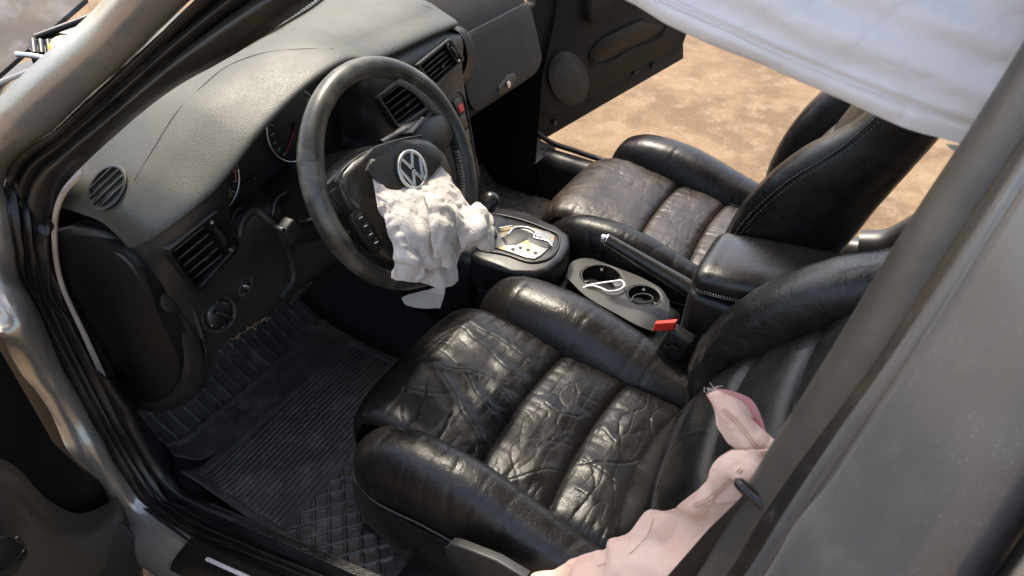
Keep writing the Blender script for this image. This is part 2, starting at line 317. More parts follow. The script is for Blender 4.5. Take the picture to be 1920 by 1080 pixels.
# outer painted sill
so_ = grid('outer_sill', loft([[V3([-.79, y, -.03]) for y in (.55, 0, -.7)], [V3([-.82, y, -.045]) for y in (.55, 0, -.7)], [V3([-.84, y, -.08]) for y in (.55, 0, -.7)], [V3([-.82, y, -.2]) for y in (.55, 0, -.7)]], 20, 20), PAINT, car, thick=.004)
# floor pan and toe board
FX = np.linspace(-.79, .80, 60)
rows = [[V3([x, y, z + (.20 * math.exp(-((x) / .10) ** 4))]) for x in FX] for y, z in ((-1.6, -.01), (-.8, -.01), (.2, -.01), (.50, -.005), (.62, .03), (.74, .16), (.82, .34), (.84, .60))]
grid('floor_carpet', loft(rows, 80, 90), CARPET, car, disp=lambda G, U, V: .004 * fbm(G * 9, 3))
slab('torn_carpet', [at(x, y, Z=.012) for x, y in ((250, 770), (306, 755), (300, 790), (288, 830), (262, 800))], (0, 0, 1), .008, DIRT, car, bev=.001)
# passenger side: sill, kick panel with its rounded foot, door opening
rows = []
sillp = [(.70, .0), (.705, .09), (.715, .145), (.735, .165), (.775, .165), (.795, .145), (.80, .05), (.81, -.1)]
ys = [.42, .25, 0, -.3, -.52, -.60, -.66, -.72]
for x, z in sillp: rows.append([V3([x, y, z + (.0 if y > -.55 else .10 * ((-.55 - y) / .17) ** 1.5)]) for y in ys])
grid('passenger_sill', loft(rows, 80, 60), PBLK, car)
kr = []
for x, z0 in ((.68, 0), (.70, 0), (.72, 0), (.75, 0), (.77, 0), (.785, 0)):
    f = (x - .68) / .105
    kr.append([V3([x, .40 - .02 * f, .14 + .02 * f]), V3([x, .45, .155 + .02 * f]), V3([x, .49, .20 + .02 * f]), V3([x, .515, .29]), V3([x + .0, .53, .40]), V3([x, .54, .52])])
grid('kick_panel', loft(kr, 40, 24), PBLK, car, thick=.01)
grid('kick_panel_side', loft([[V3([.685, .40, z]), V3([.685, .55, z]), V3([.685, .80, z])] for z in (-.02, .16, .52)], 20, 20), PBLK, car)
tube('passenger_door_seal', curve([V3([.795, .0, .170]), V3([.795, .30, .170]), V3([.795, .42, .18]), V3([.795, .478, .21]), V3([.795, .505, .28]), V3([.795, .525, .45])], 50), .009, RUB, car)
tube('sill_joint', curve([V3([.702, .395, .08]), V3([.716, .395, .150]), V3([.745, .395, .172]), V3([.79, .395, .170])], 20), .0022, PBLK, car)
# far windscreen pillar foot behind the passenger's hinge side
rbox('hinge_pillar', (.85, .62, .28), (.10, .16, .60), PBRN, car, bev=.015)
for z in (.14, .22):
    hg = spin('door_hinge', [(.0, -.05), (.012, -.05), (.014, -.03), (.014, .03), (.012, .05), (0, .05)], (.90, .545, z + .02), (0, 0, 1), PBRN, car, seg=16)
    rbox('hinge_leaf', (.875, .55, z + .02), (.06, .012, .035), PBRN, hg, bev=.003)
# floor-level rear passenger side: foot of the centre pillar
tube('rear_sill_arch', curve([V3([.68, -.60, .20]), V3([.68, -.66, .225]), V3([.68, -.72, .30]), V3([.67, -.78, .42]), V3([.65, -.84, .8])], 40), [.05] * 40, PBLK, car, seg=20)
# roof and windscreen (out of the frame, they shade the cabin)
roof_rows = [[V3([x, y, z - .10 * (abs(x) / .6) ** 3]) for x in np.linspace(-.60, .60, 9)] for y, z in ((.02, 1.26), (-.2, 1.30), (-.7, 1.33), (-1.3, 1.28), (-1.7, 1.16))]
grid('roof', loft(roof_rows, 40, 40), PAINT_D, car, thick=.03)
gm = bpy.data.materials.new('clear_glass'); gm.use_nodes = True; _t = gm.node_tree; _o = _t.nodes['Material Output']
_tr = _t.nodes.new('ShaderNodeBsdfTransparent'); _tr.inputs[0].default_value = (.90, .93, .90, 1); _gl = _t.nodes.new('ShaderNodeBsdfGlossy'); _gl.inputs['Roughness'].default_value = .02
_mx = _t.nodes.new('ShaderNodeMixShader'); _mx.inputs[0].default_value = .06; _t.links.new(_tr.outputs[0], _mx.inputs[1]); _t.links.new(_gl.outputs[0], _mx.inputs[2]); _t.links.new(_mx.outputs[0], _o.inputs[0])
grid('windscreen', loft([[V3([x, .86 - .22 * (abs(x) / .66) ** 2, .785]) for x in np.linspace(-.60, .66, 9)], [V3([x * .95, .50 - .16 * (abs(x) / .66) ** 2, 1.04]) for x in np.linspace(-.56, .66, 9)], [V3([x * .88, .04 - .10 * (abs(x) / .66) ** 2, 1.245 - .06 * (abs(x) / .66) ** 2]) for x in np.linspace(-.58, .66, 9)]], 24, 20), gm, car)
# driver's centre pillar: trim, seal, painted step and outer face
def BX(pts, X0, k=.12): return [at(x, y, X=X0 + k * (1080 - y) / 1080) for x, y in pts]
b0 = BX([(1290, 1150), (1334, 1080), (1400, 962), (1478, 822), (1516, 762), (1752, 384), (1842, 250), (1990, 10), (2140, -260)], -.735)
b1 = BX([(1325, 1150), (1377, 1080), (1434, 985), (1497, 897), (1574, 802), (1640, 716), (1838, 418), (1925, 290), (2090, 40), (2270, -260)], -.765)
b2 = BX([(1352, 1150), (1407, 1080), (1497, 940), (1581, 816), (1662, 706), (1882, 380), (1925, 315), (2110, 40), (2300, -260)], -.775)
b3 = BX([(1420, 1150), (1469, 1080), (1529, 982), (1581, 908), (1722, 707), (1920, 402), (2150, 60), (2370, -260)], -.80)
b4 = BX([(1735, 1150), (1784, 1080), (1920, 874), (2040, 690), (2400, 160), (2700, -260)], -.835)
bt = strip('pillar_trim', b0, b1, [(-.12, -.03), (0, 0), (.12, .008), (.4, .013), (.75, .010), (.93, .002), (1, -.01)], mat('dusty_charcoal_trim', (.045, .042, .037), .42, col2=(.075, .068, .056), cscale=9, grain=(500, .3, .0005, 'v'), rvar=.08), car, n=120, thick=.006)
strip('pillar_seal', b1, b2, [(0, -.012), (.15, .002), (.4, .004), (.5, -.004), (.62, .003), (.9, .0), (1, -.014)], RUB, car, n=120, nv=50, thick=.006)
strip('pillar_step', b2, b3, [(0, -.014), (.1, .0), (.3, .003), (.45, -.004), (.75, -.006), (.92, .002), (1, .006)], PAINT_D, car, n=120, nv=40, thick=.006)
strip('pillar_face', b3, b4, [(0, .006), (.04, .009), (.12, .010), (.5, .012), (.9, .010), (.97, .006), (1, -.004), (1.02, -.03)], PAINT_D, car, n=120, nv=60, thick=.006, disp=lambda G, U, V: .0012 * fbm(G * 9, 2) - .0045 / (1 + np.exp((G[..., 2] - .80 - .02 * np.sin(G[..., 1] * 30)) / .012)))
fl = BX([(1325, 1150), (1372, 1075), (1470, 838), (1514, 764), (1752, 382), (1842, 248), (1990, 8)], -.72); fl2 = [p + V3([.004, -.004, .002]) for p in BX([(1305, 1150), (1352, 1075), (1462, 832), (1504, 756), (1744, 376), (1834, 242), (1980, 4)], -.715)]
strip('pillar_flange', fl[2:], fl2[2:], [(0, .0), (.5, .004), (1, .0)], CREAM, car, n=60, thick=.004)
# rear door edge beyond the gap
r0 = BX([(1775, 1150), (1828, 1080), (1935, 915), (2060, 720)], -.82); r1 = BX([(1850, 1150), (1905, 1075), (2000, 950), (2100, 800)], -.835); r2 = BX([(2150, 1300), (2150, 1200), (2250, 1050), (2400, 900)], -.85)
rd = strip('rear_door_edge', r0, r1, [(0, -.03), (.3, -.012), (.6, -.004), (1, -.008)], PBLK, car, n=40, thick=.004)
strip('rear_door_skin', r1, r2, [(0, -.006), (.06, .006), (1, .008)], PAINT, rd, n=40, thick=.004)
# inner lower trim of the pillar with the belt slider peg
it = slab('pillar_lower_trim', BX([(1225, 1120), (1250, 1082), (1330, 990), (1398, 922), (1424, 934), (1345, 1075), (1320, 1120)], -.745, .0), (-.8, .3, .5), .012, PBRN, car, bev=.003)
tube('belt_peg', curve([at(1380, 898, X=-.742), at(1392, 912, X=-.746), at(1430, 945, X=-.75)], 12), [.0015, .0048] + [.0055] * 10, PGLOSS, it, seg=16)
# ------------------------------------------------------------------ engine bay beyond the windscreen pillar, raised bonnet
def quad(name, pts, n, th, m, parent=car, bev=.002): return slab(name, pts, n, th, m, parent, bev=bev)
bay = grid('engine_bay', loft([[V3([-.62, y, .45]) for y in (.8, 1.1, 1.6)], [V3([0, y, .45]) for y in (.8, 1.1, 1.6)], [V3([.6, y, .45]) for y in (.8, 1.1, 1.6)]], 12, 12), PBLK, car, thick=.02)
fen = slab('fender_rail', [at(-60, 190, Y=.86), at(0, 162, Y=.84), at(118, 108, Y=.74), at(150, 90, Y=.70), at(150, 140, Y=.66), at(60, 175, Y=.74), at(0, 232, Y=.80), at(-60, 270, Y=.84)], (-.5, -.5, .7), .015, GOLD, car, bev=.004)
tube('fender_lip', curve([at(-60, 182, Y=.855), at(0, 156, Y=.835), at(70, 128, Y=.78), at(140, 92, Y=.70)], 20), .005, PAINT, fen)
slab('fender_tape', [at(58, 150, Y=.76), at(102, 134, Y=.735), at(115, 142, Y=.715), at(60, 165, Y=.745)], (-.5, -.5, .7), .006, CREAM, fen, bev=.001)
slab('wheel_arch_skin', [at(-60, 280, Y=.82), at(0, 240, Y=.78), at(90, 165, Y=.70), at(60, 230, Y=.66), at(-60, 330, Y=.72)], (-.6, -.5, .6), .01, PBRN, fen, bev=.001)
ab = slab('air_box', [at(52, 92, Y=.98), at(62, 70, Y=1.02), at(118, 58, Y=1.02), at(140, 48, Y=1.02), at(190, 52, Y=1.0), at(170, 80, Y=.95), at(140, 96, Y=.93), at(100, 106, Y=.94)], (-.3, -.6, .75), .12, PGRY, car, bev=.006)
ab.data.materials[0] = PBLK
slab('air_box_lid', [at(66, 72, Y=1.0), at(118, 58, Y=1.0), at(140, 46, Y=1.0), at(186, 52, Y=.98), at(160, 72, Y=.955), at(128, 82, Y=.95), at(100, 80, Y=.97)], (-.3, -.6, .75), .02, PBLK, ab, bev=.006)
for i in range(7):
    x0 = 62 + i * 14; q0 = at(x0, 76 + i * .5, Y=.955 - .004 * i); q1 = at(x0 + 3, 101 + i * .3, Y=.925 - .002 * i)
    tube('air_box_rib', np.array([q0, q1]), .006, PBLK, ab, seg=8)
tube('bay_rod', np.array([at(66, 70, Y=1.0), at(228, 10, Y=.95)]), .007, PBLK, car, seg=10)
tube('bay_pipe', curve([at(30, 102, Y=.93), at(58, 104, Y=.91), at(98, 112, Y=.88)], 14), .005, SATIN, car, seg=10)
tube('bay_clamp', curve([at(182, 54, Y=.97), at(183, 40, Y=.98), at(196, 35, Y=.98), at(200, 44, Y=.97)], 14), .005, SATIN, car, seg=10)
spin('filler_cap', [(0, .03), (.022, .03), (.028, .02), (.03, 0), (.03, -.03), (0, -.03)], at(128, 106, Y=.80), (-.2, -.4, .9), YEL, car, seg=20)
hp = [at(164, -4, Y=1.10), at(0, 137, Y=1.02), at(-140, 250, Y=.98), at(-260, 100, Y=1.25), at(-60, -160, Y=1.45)]
slab('raised_bonnet', hp, np.cross(hp[1] - hp[0], hp[4] - hp[0]) * (1 if np.dot(np.cross(hp[1] - hp[0], hp[4] - hp[0]), CAM_POS - hp[0]) > 0 else -1), .012, HOODP, car, bev=.003)
# ------------------------------------------------------------------ passenger door, swung open, inner face towards us
DO = V3([.84, .58, 0]); DA = math.radians(52); DD = V3([math.sin(DA), -math.cos(DA), 0]); DN = V3([-math.cos(DA), -math.sin(DA), 0])
def dp(px_, py_, off=0.): return atp(px_, py_, DO + DN * off, DN)
pd = slab('passenger_door', [dp(x, y) for x, y in ((972, 262), (1020, 245), (1100, 205), (1280, 102), (1281, 66), (1330, -40), (1180, -130), (1020, -90), (1000, 40), (985, 120), (960, 200))], DN, .07, PBRN, car, bev=.012, seg=3)
door_low = slab('door_lower_edge', [dp(x, y, -.02) for x, y in ((985, 275), (1030, 255), (1282, 110), (1282, 84), (1100, 190), (990, 240))], DN, .04, PBRN, pd, bev=.004)
slab('door_panel', [dp(x, y, .018) for x, y in ((1002, 215), (1040, 216), (1110, 182), (1262, 92), (1270, 60), (1300, -40), (1050, -60), (1042, 30), (1032, 110), (1008, 150), (1000, 190))], DN, .03, PBRN, pd, bev=.016, seg=4)
spk = [dp(1068 + 38 * math.cos(a) * math.cos(.35) - 50 * math.sin(a) * -.30, 147 + 50 * math.sin(a) - 12 * math.cos(a), .026) for a in np.linspace(0, 2 * math.pi, 36, endpoint=False)]
sg = slab('speaker_grille', spk, DN, .01, DASHLOW, pd, bev=.003)
multi('speaker_ring', [tube_grid(np.vstack([spk, spk[:1]]) + DN * -.001, .0022, 8)], PBRN, sg)
slab('door_pocket', [dp(x, y, .0205) for x, y in ((1112, 118), (1108, 100), (1118, 84), (1140, 68), (1200, 40), (1246, 48), (1240, 58), (1180, 92), (1130, 116))], DN, .004, PBLK, pd, bev=.001)
tube('pocket_rim', curve([dp(x, y, .022) for x, y in ((1250, 46), (1246, 58), (1180, 95), (1130, 120), (1112, 120), (1107, 100), (1120, 82), (1145, 64), (1205, 36))], 60), .003, PBRN, pd, seg=10)
slab('door_armrest', [dp(x, y, .05) for x, y in ((1102, 40), (1100, 10), (1108, -30), (1260, -60), (1190, 10), (1130, 40), (1110, 46))], DN, .05, PBRN, pd, bev=.014, seg=4)
slab('armrest_recess', [dp(x, y, .0508) for x, y in ((1108, 14), (1112, -10), (1180, -20), (1150, 4), (1120, 16))], DN, .002, PBLK, pd)
for x, y in ((1188, 135), (1222, 122), (1038, 228)):
    rbox('door_clip', dp(x, y, .0), (.018, .018, .018), PBLK, pd, bev=.003)
# ------------------------------------------------------------------ driver's door, open beside us: its front inner corner
EO = V3([-.845, .52, 0]); EA = math.radians(62); ED = V3([-math.sin(EA), -math.cos(EA), 0]); EN = V3([math.cos(EA), -math.sin(EA), 0])
def ep(px_, py_, off=0.): return atp(px_, py_, EO + EN * off, EN)
dd_ = slab('driver_door', [ep(x, y, -.02) for x, y in ((-200, 420), (-40, 560), (5, 690), (60, 760), (100, 830), (150, 893), (222, 915), (236, 945), (262, 1000), (268, 1080), (262, 1180), (-260, 1400), (-300, 700))], EN, .06, PBLK, car, bev=.012, seg=3)
def es(s_, z, off): return EO + ED * s_ + V3([0, 0, z]) + EN * off
slab('door_frame', [es(s_, z, -.03) for s_, z in ((.24, -.18), (.95, -.20), (1.08, -.05), (1.10, .40), (1.02, .64), (.26, .66))], EN, .07, PBLK, dd_, bev=.02, seg=3)
grid('door_swell', loft([[ep(x, y, o) for x, y, o in ((-40, 850, .005), (20, 875, .012), (80, 935, .02), (140, 965, .02), (200, 945, .012), (228, 925, -.01))],
                         [ep(x, y, o) for x, y, o in ((-40, 880, .03), (10, 905, .04), (70, 965, .045), (140, 995, .04), (205, 972, .025), (240, 950, -.008))],
                         [ep(x, y, o) for x, y, o in ((-40, 960, .035), (20, 960, .04), (80, 1010, .045), (150, 1030, .04), (215, 1010, .02), (258, 1000, -.008))],
                         [ep(x, y, o) for x, y, o in ((-40, 1100, .02), (20, 1110, .02), (90, 1110, .02), (150, 1110, .02), (215, 1110, .01), (266, 1110, -.01))]], 60, 50), mat('painted_sheen_plastic', (.050, .040, .030), .38, rvar=.06, grain=(500, .3, .0005, 'v')), dd_, thick=.004)  # bronze highlight on the dark plastic is put into its base colour
ov = [ep(218 + 46 * math.cos(a) + 6 * math.sin(a), 1062 + 84 * math.sin(a) - 4 * math.cos(a), .028) for a in np.linspace(0, 2 * math.pi, 40, endpoint=False)]
os_ = slab('speaker_cover', ov, EN, .03, DASHLOW, dd_, bev=.006, seg=3)
multi('cover_stitching', [tube_grid(np.array([ov[i] * .94 + np.mean(ov, 0) * .06 + EN * .001, ov[i] * .6 + ov[(i + 1) % 40] * .34 + np.mean(ov, 0) * .06 + EN * .001]), .0007, 6) for i in range(40)], THREAD, os_)
ar = [ep(x, y, .085) for x, y in ((-60, 1000), (20, 1004), (52, 1012), (62, 1035), (40, 1070), (-10, 1110), (-80, 1130))]
dar = slab('door_armrest', ar, EN + V3([0, 0, .7]), .06, LEA_SMOOTH, dd_, bev=.014, seg=4)
tube('armrest_seam', curve([p + (EN + V3([0, 0, .7])) * .001 for p in [ep(x, y, .085) for x, y in ((30, 1008), (46, 1028), (20, 1056), (-40, 1092))]], 20), .0016, PBLK, dar, seg=8)

# ------------------------------------------------------------------ dashboard
from mathutils.bvhtree import BVHTree
def caster(*objs):
    vs_ = []; fs_ = []
    for o in objs:
        k = len(vs_); vs_ += [v.co.copy() for v in o.data.vertices]; fs_ += [[i + k for i in p.vertices] for p in o.data.polygons]
    tree = BVHTree.FromPolygons(vs_, fs_)
    def on(x, y, off=0.):
        d = Vector(ray(x, y)).normalized(); h, n, i, dist = tree.ray_cast(Vector(CAM_POS), d)
        if h is None: h, n, i, dist = tree.find_nearest(Vector(CAM_POS) + d * 1.4)
        n = n if n.dot(d) < 0 else -n
        return np.array(h + n * off)
    return on
#        x     windscreen     mid          near         lip          face points ...
ST = [(-.685, (.66, .615), (.52, .640), (.46, .640), (.425, .610), (.43, .590), (.435, .570), (.44, .545), (.45, .47), (.46, .36)),
      (-.672, (.70, .650), (.52, .680), (.40, .680), (.352, .655), (.362, .630), (.372, .595), (.378, .555), (.40, .47), (.42, .35)),
      (-.640, (.73, .675), (.52, .705), (.39, .708), (.325, .680), (.335, .655), (.350, .605), (.362, .560), (.382, .475), (.405, .34)),
      (-.590, (.76, .700), (.52, .740), (.38, .738), (.308, .706), (.322, .678), (.348, .610), (.362, .562), (.380, .475), (.402, .34)),
      (-.535, (.78, .720), (.52, .768), (.37, .768), (.300, .740), (.345, .690), (.362, .615), (.364, .570), (.380, .475), (.402, .34)),
      (-.515, (.79, .725), (.52, .776), (.365, .778), (.299, .752), (.425, .715), (.408, .600), (.365, .580), (.380, .475), (.402, .335)),
      (-.44, (.81, .738), (.52, .792), (.36, .804), (.298, .783), (.430, .748), (.408, .596), (.355, .585), (.380, .475), (.402, .33)),
      (-.35, (.82, .748), (.52, .802), (.36, .824), (.298, .806), (.430, .770), (.408, .596), (.350, .588), (.385, .475), (.405, .33)),
      (-.27, (.83, .752), (.52, .804), (.36, .826), (.302, .808), (.430, .765), (.408, .600), (.352, .588), (.385, .475), (.405, .33)),
      (-.205, (.83, .755), (.52, .802), (.37, .806), (.318, .782), (.428, .735), (.400, .600), (.355, .585), (.38, .475), (.40, .33)),
      (-.180, (.83, .757), (.52, .802), (.385, .795), (.335, .768), (.345, .735), (.342, .650), (.335, .58), (.34, .475), (.36, .33)),
      (-.10, (.835, .758), (.52, .802), (.40, .785), (.345, .757), (.338, .735), (.335, .650), (.325, .58), (.305, .475), (.285, .36)),
      (.0, (.84, .76), (.52, .800), (.40, .782), (.345, .756), (.338, .735), (.335, .650), (.325, .58), (.305, .475), (.285, .36)),
      (.11, (.84, .76), (.52, .796), (.40, .778), (.347, .752), (.340, .732), (.336, .650), (.325, .58), (.305, .475), (.285, .36)),
      (.155, (.84, .76), (.53, .790), (.41, .772), (.357, .745), (.350, .725), (.345, .650), (.335, .58), (.315, .475), (.30, .36)),
      (.172, (.84, .76), (.54, .785), (.44, .765), (.395, .735), (.385, .715), (.38, .650), (.365, .58), (.345, .475), (.33, .36)),
      (.178, (.84, .755), (.56, .78), (.50, .757), (.47, .725), (.465, .70), (.46, .64), (.45, .58), (.40, .475), (.38, .36))]
def drow(i): return [V3([s[0], s[i][0], s[i][1]]) for s in ST]
lipin = [V3([s[0], s[4][0] + .012, s[4][1] - .010]) for s in ST]
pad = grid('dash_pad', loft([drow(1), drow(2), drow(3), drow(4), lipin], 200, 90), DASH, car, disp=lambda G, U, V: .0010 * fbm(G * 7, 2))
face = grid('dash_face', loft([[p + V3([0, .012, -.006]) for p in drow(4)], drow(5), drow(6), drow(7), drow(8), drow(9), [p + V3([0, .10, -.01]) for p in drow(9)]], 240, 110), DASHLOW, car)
onpad = caster(pad); onface = caster(face)
def line_on(on, pts, off=.0, n=40): return curve([on(x, y, off) for x, y in pts], n)
bk_t = [p + V3([0, -.02, -.006]) for p in drow(1)] + [V3([x, .85, .75]) for x in (.25, .4, .55, .7, .8)]
grid('bulkhead', loft([bk_t, [V3([p[0], .872, .66]) for p in bk_t], [V3([p[0], .872, .40]) for p in bk_t]], 60, 24), PBLK, car, thick=.004)
# moulded seam across the pad and the windscreen's dark lower edge
tube('pad_seam', line_on(onpad, [(252, 338), (290, 275), (330, 212), (375, 165), (430, 122), (490, 100), (560, 92), (625, 92)], .0000, 70), .0009, PGRY, pad, seg=8)
ws = grid('windscreen_edge', loft([[onpad(x, y, .003) for x, y in ((455, 84), (520, 47), (575, 12), (600, -6))], [onpad(x, y, .003) for x, y in ((462, 88), (528, 51), (585, 16), (612, -4))]], 40, 4), PBLK, pad, thick=.002)
for i in range(12):
    t = i / 11; x = 540 + 62 * t; y = 40 - 38 * t; p = onpad(x, y, .006); rbox('edge_clip', p, (.004, .004, .004), SATIN, ws, bev=.0008)
# slot at the far edge of the centre pad
slab('defrost_slot', [onpad(x, y, .001) for x, y in ((790, 8), (808, 14), (842, -6), (820, -14))], (0, -.2, 1), .004, PBLK, pad, bev=.001)
# round side-window outlet
c = onpad(202, 352, .001); nA = onpad(202, 352, .011) - c; nA /= np.linalg.norm(nA)
e1 = onpad(222, 331) - onpad(182, 373); e1 -= (e1 @ nA) * nA; e1 /= np.linalg.norm(e1); e2 = np.cross(nA, e1); RR = .0365
rv = spin('side_window_outlet', [(RR, -.004), (RR + .0015, .0012), (RR - .001, .0026), (RR - .004, .002), (RR - .005, -.006), (0, -.006)], c, nA, PBLK, car, xr=e1, seg=48)
for k in (-.62, -.2, .22, .62):
    hw = math.sqrt(max(1 - k * k, .01)) * (RR - .0045)
    rbox('outlet_slat', c + e2 * k * RR + nA * .0005, (2 * hw, .0022, .006), DASHLOW, rv, bev=.0006, R=basis(e1, e2, nA))
# air vents
def to_px(P):
    d = np.asarray(P) - CAM_POS; z = d @ _f; return 960 + F_PX * (d @ _r) / z, 540 - F_PX * (d @ _u) / z
def cut(obj, poly):
    bm = bmesh.new(); bm.from_mesh(obj.data); kill = []
    for f in bm.faces:
        x, y = to_px(np.array(f.calc_center_median())); ins = False; k = len(poly)
        for i in range(k):
            (x0, y0), (x1, y1) = poly[i], poly[(i + 1) % k]
            if (y0 > y) != (y1 > y) and x < (x1 - x0) * (y - y0) / (y1 - y0) + x0: ins = not ins
        if ins: kill.append(f)
    bmesh.ops.delete(bm, geom=kill, context='FACES'); bm.to_mesh(obj.data); bm.free()
def ventq(q, n, off, nsl, **k):
    pts = [onface(x, y, off) for x, y in q]; c_ = np.mean(q, 0)
    cut(face, [tuple(c_ + (V3(p) - c_) * 1.02) for p in q]); return vent(pts, n, nsl, **k)
def vent(cs, n, nsl, label=None, wheel_u=.86, tilt=.55, fr=PBLK):
    a, b, c_, d = [V3(q) for q in cs]
    B = lambda u, v: (a * (1 - u) + b * u) * (1 - v) + (d * (1 - u) + c_ * u) * v
    n = V3(n, float); n /= np.linalg.norm(n)
    def ringp(i, o): # rounded rectangle inset i
        ps = []
        for (cu, cv, a0) in ((1 - i, 1 - i, 0), (i, 1 - i, 90), (i, i, 180), (1 - i, i, 270)):
            for k in range(6):
                t = math.radians(a0 + 18 * k); r = .10
                ps.append(B(cu + (r * math.cos(t) - r * (1 if a0 in (0, 270) else -1)), cv + (r * math.sin(t) - r * (1 if a0 in (0, 90) else -1))) + n * o)
        return np.array(ps)
    G = np.stack([ringp(-.10, -.012), ringp(-.09, .002), ringp(-.06, .006), ringp(-.01, .005), ringp(.02, .001), ringp(.04, -.022)])
    G = np.concatenate([G, G[:, :1]], 1)
    fo = grid('air_vent', G, fr, car)
    slab('vent_cavity', ringp(.03, -.021), n, .004, DIALF, fo)
    ex = (b - a); wd = np.linalg.norm(ex); ex = ex / wd; ey = np.cross(n, ex); ht = np.linalg.norm(d - a)
    n2 = n - (n @ ex) * ex; n2 /= np.linalg.norm(n2); ey = np.cross(n2, ex)
    bt = n2 * math.cos(tilt) + ey * math.sin(tilt); bn = np.cross(ex, bt)
    sl = None
    for k in range(nsl):
        v = (k + .6) / (nsl + .15); ctr = B(.05 + (wheel_u - .05) / 2, v) - n * .009
        s_ = rbox('slat', ctr, (wd * (wheel_u - .07), .018, .0032), DASHLOW, fo, bev=.0012, R=basis(ex, bt, bn))
    # thumb wheel column and its rib, centre slider
    p0, p1 = B(wheel_u + .03, .06), B(wheel_u + .03, .94)
    tube('vent_divider', np.array([p0, p1]) + n * .001, .0028, fr, fo, seg=10)
    p0, p1 = B(wheel_u + .09, .22), B(wheel_u + .09, .72)
    tw = tube('thumb_wheel', curve([p0, (p0 + p1) / 2 + n * .005, p1], 14), .0052, DASHLOW, fo, seg=12)
    for v in (.08, .92): spin('vent_mark', [(.003, .0), (.003, .0012), (0, .0012)], B(wheel_u + .09, v) + n * .002, n, TICK if v < .5 else SATIN, fo, seg=12)
    rbox('vent_slider', B(.45, .62) + n * .003, (.012, .006, .006), PBLK, fo, bev=.0015, R=basis(ex, ey, n2))
    return fo
NV = (0, -.96, .28)
ventq([(318, 468), (398, 402), (438, 462), (367, 540)], (-.10, -.97, .22), .003, 5, wheel_u=.80)
ventq([(708, 182), (766, 140), (802, 196), (744, 236)], NV, .003, 5, wheel_u=.86, fr=DASHLOW)
ventq([(782, 122), (838, 78), (862, 112), (812, 160)], NV, .003, 5, wheel_u=.84, fr=DASHLOW)
# instrument cluster
NC = V3([0, -1., .09]); NC /= np.linalg.norm(NC)
cl = rbox('instrument_cluster', (-.36, .412, .672), (.32, .012, .15), DIALF, car, bev=.004, R=basis(V3([1., 0, 0]), -NC, np.cross(V3([1., 0, 0]), -NC)))
def gauge(px_, py_, r, a0, a1, na, nt, red=False):
    c = at(px_, py_, Y=.402)
    ring = [c + r * (math.cos(t) * V3([1, 0, 0]) + math.sin(t) * V3([0, .09, 1])) for t in np.linspace(0, 2 * math.pi, 49)]
    d = spin('gauge', [(r, -.006), (r, .0), (r - .002, .0008), (0, .0008)], c, NC, DIALF, car, seg=48)
    multi('gauge_ring', [tube_grid(np.array(ring), .0016, 8)], SATIN, d)
    tk = []
    for k in range(nt):
        t = math.radians(a0 + (a1 - a0) * k / (nt - 1)); dr = math.cos(t) * V3([1, 0, 0]) + math.sin(t) * V3([0, .09, 1])
        tk.append(tube_grid(np.array([c + dr * r * .78, c + dr * r * .90]) + NC * .0014, .0010, 6))
    multi('gauge_ticks', tk, TICK, d)
    t = math.radians(na); dr = math.cos(t) * V3([1, 0, 0]) + math.sin(t) * V3([0, .09, 1])
    tube('gauge_needle', np.array([c - dr * r * .1, c + dr * r * .8]) + NC * .003, [.0016, .0008], REDN, d, seg=8)
    spin('needle_hub', [(.007, .0), (.006, .005), (0, .005)], c + NC * .001, NC, PBLK, d, seg=16)
    rbox('trip_display', c + V3([.012, -.004, -r * .55]), (.034, .003, .018), LCD, d, bev=.0008)
    if red: tube('red_zone', curve([c + NC * .0016 + r * .85 * (math.cos(u) * V3([1, 0, 0]) + math.sin(u) * V3([0, .09, 1])) for u in np.radians((-20, 0, 20, 38))], 12), .0013, REDN, d, seg=6)
    return d
gauge(398, 342, .056, 225, -45, 235, 13, True)
gauge(552, 236, .066, 225, -45, 228, 17)
rbox('trip_button', at(470, 338, Y=.395), (.02, .008, .006), PGLOSS, cl, bev=.002)
# knee panel, its moulded edge and storage slot, light switch, dimmer
kp = tube('knee_panel_rim', line_on(onface, [(448, 442), (452, 420), (482, 396), (500, 408), (528, 448), (545, 490), (548, 522), (524, 556)], .002, 60), .0075, DASHLOW, car, seg=14)
slab('storage_slot', [onface(x, y, .0022) for x, y in ((432, 418), (456, 396), (470, 404), (462, 420), (442, 442))], (0, -1, .2), .003, PBLK, kp, bev=.0008)
tube('slot_rim', line_on(onface, [(428, 418), (456, 393), (474, 400)], .002, 20), .003, DASHLOW, kp, seg=8)
NS = V3([-.05, -.97, .2]); NS /= np.linalg.norm(NS)
c = onface(407, 588, .002)
ls = spin('light_switch', [(.036, -.004), (.037, .002), (.034, .006), (.030, .005), (.028, .001), (0, .001)], c, NS, DASHLOW, car, seg=44)
spin('switch_dial', [(.027, .001), (.026, .006), (.021, .010), (0, .010)], c, NS, PBLK, ls, seg=36)
sd = rbox('switch_grip', c + NS * .014, (.008, .040, .014), PGLOSS, ls, bev=.003, R=basis(V3([.78, 0, .62]), np.cross(NS, V3([.78, 0, .62])), NS))
for a in (20, 80, 140, 200, 260, 320):
    t = math.radians(a); spin('switch_mark', [(.0022, 0), (.0022, .0008), (0, .0008)], c + NS * .0064 + .0235 * (math.cos(t) * V3([1, 0, 0]) + math.sin(t) * V3([0, .2, .98])), NS, TICK, ls, seg=8)
c = onface(458, 536, .002)
dm = spin('dimmer_switch', [(.021, -.003), (.0215, .002), (.019, .004), (.016, .001), (0, .001)], c, NS, DASHLOW, car, seg=30, xr=V3([.75, 0, .66]), sx=1.0, sy=.62)
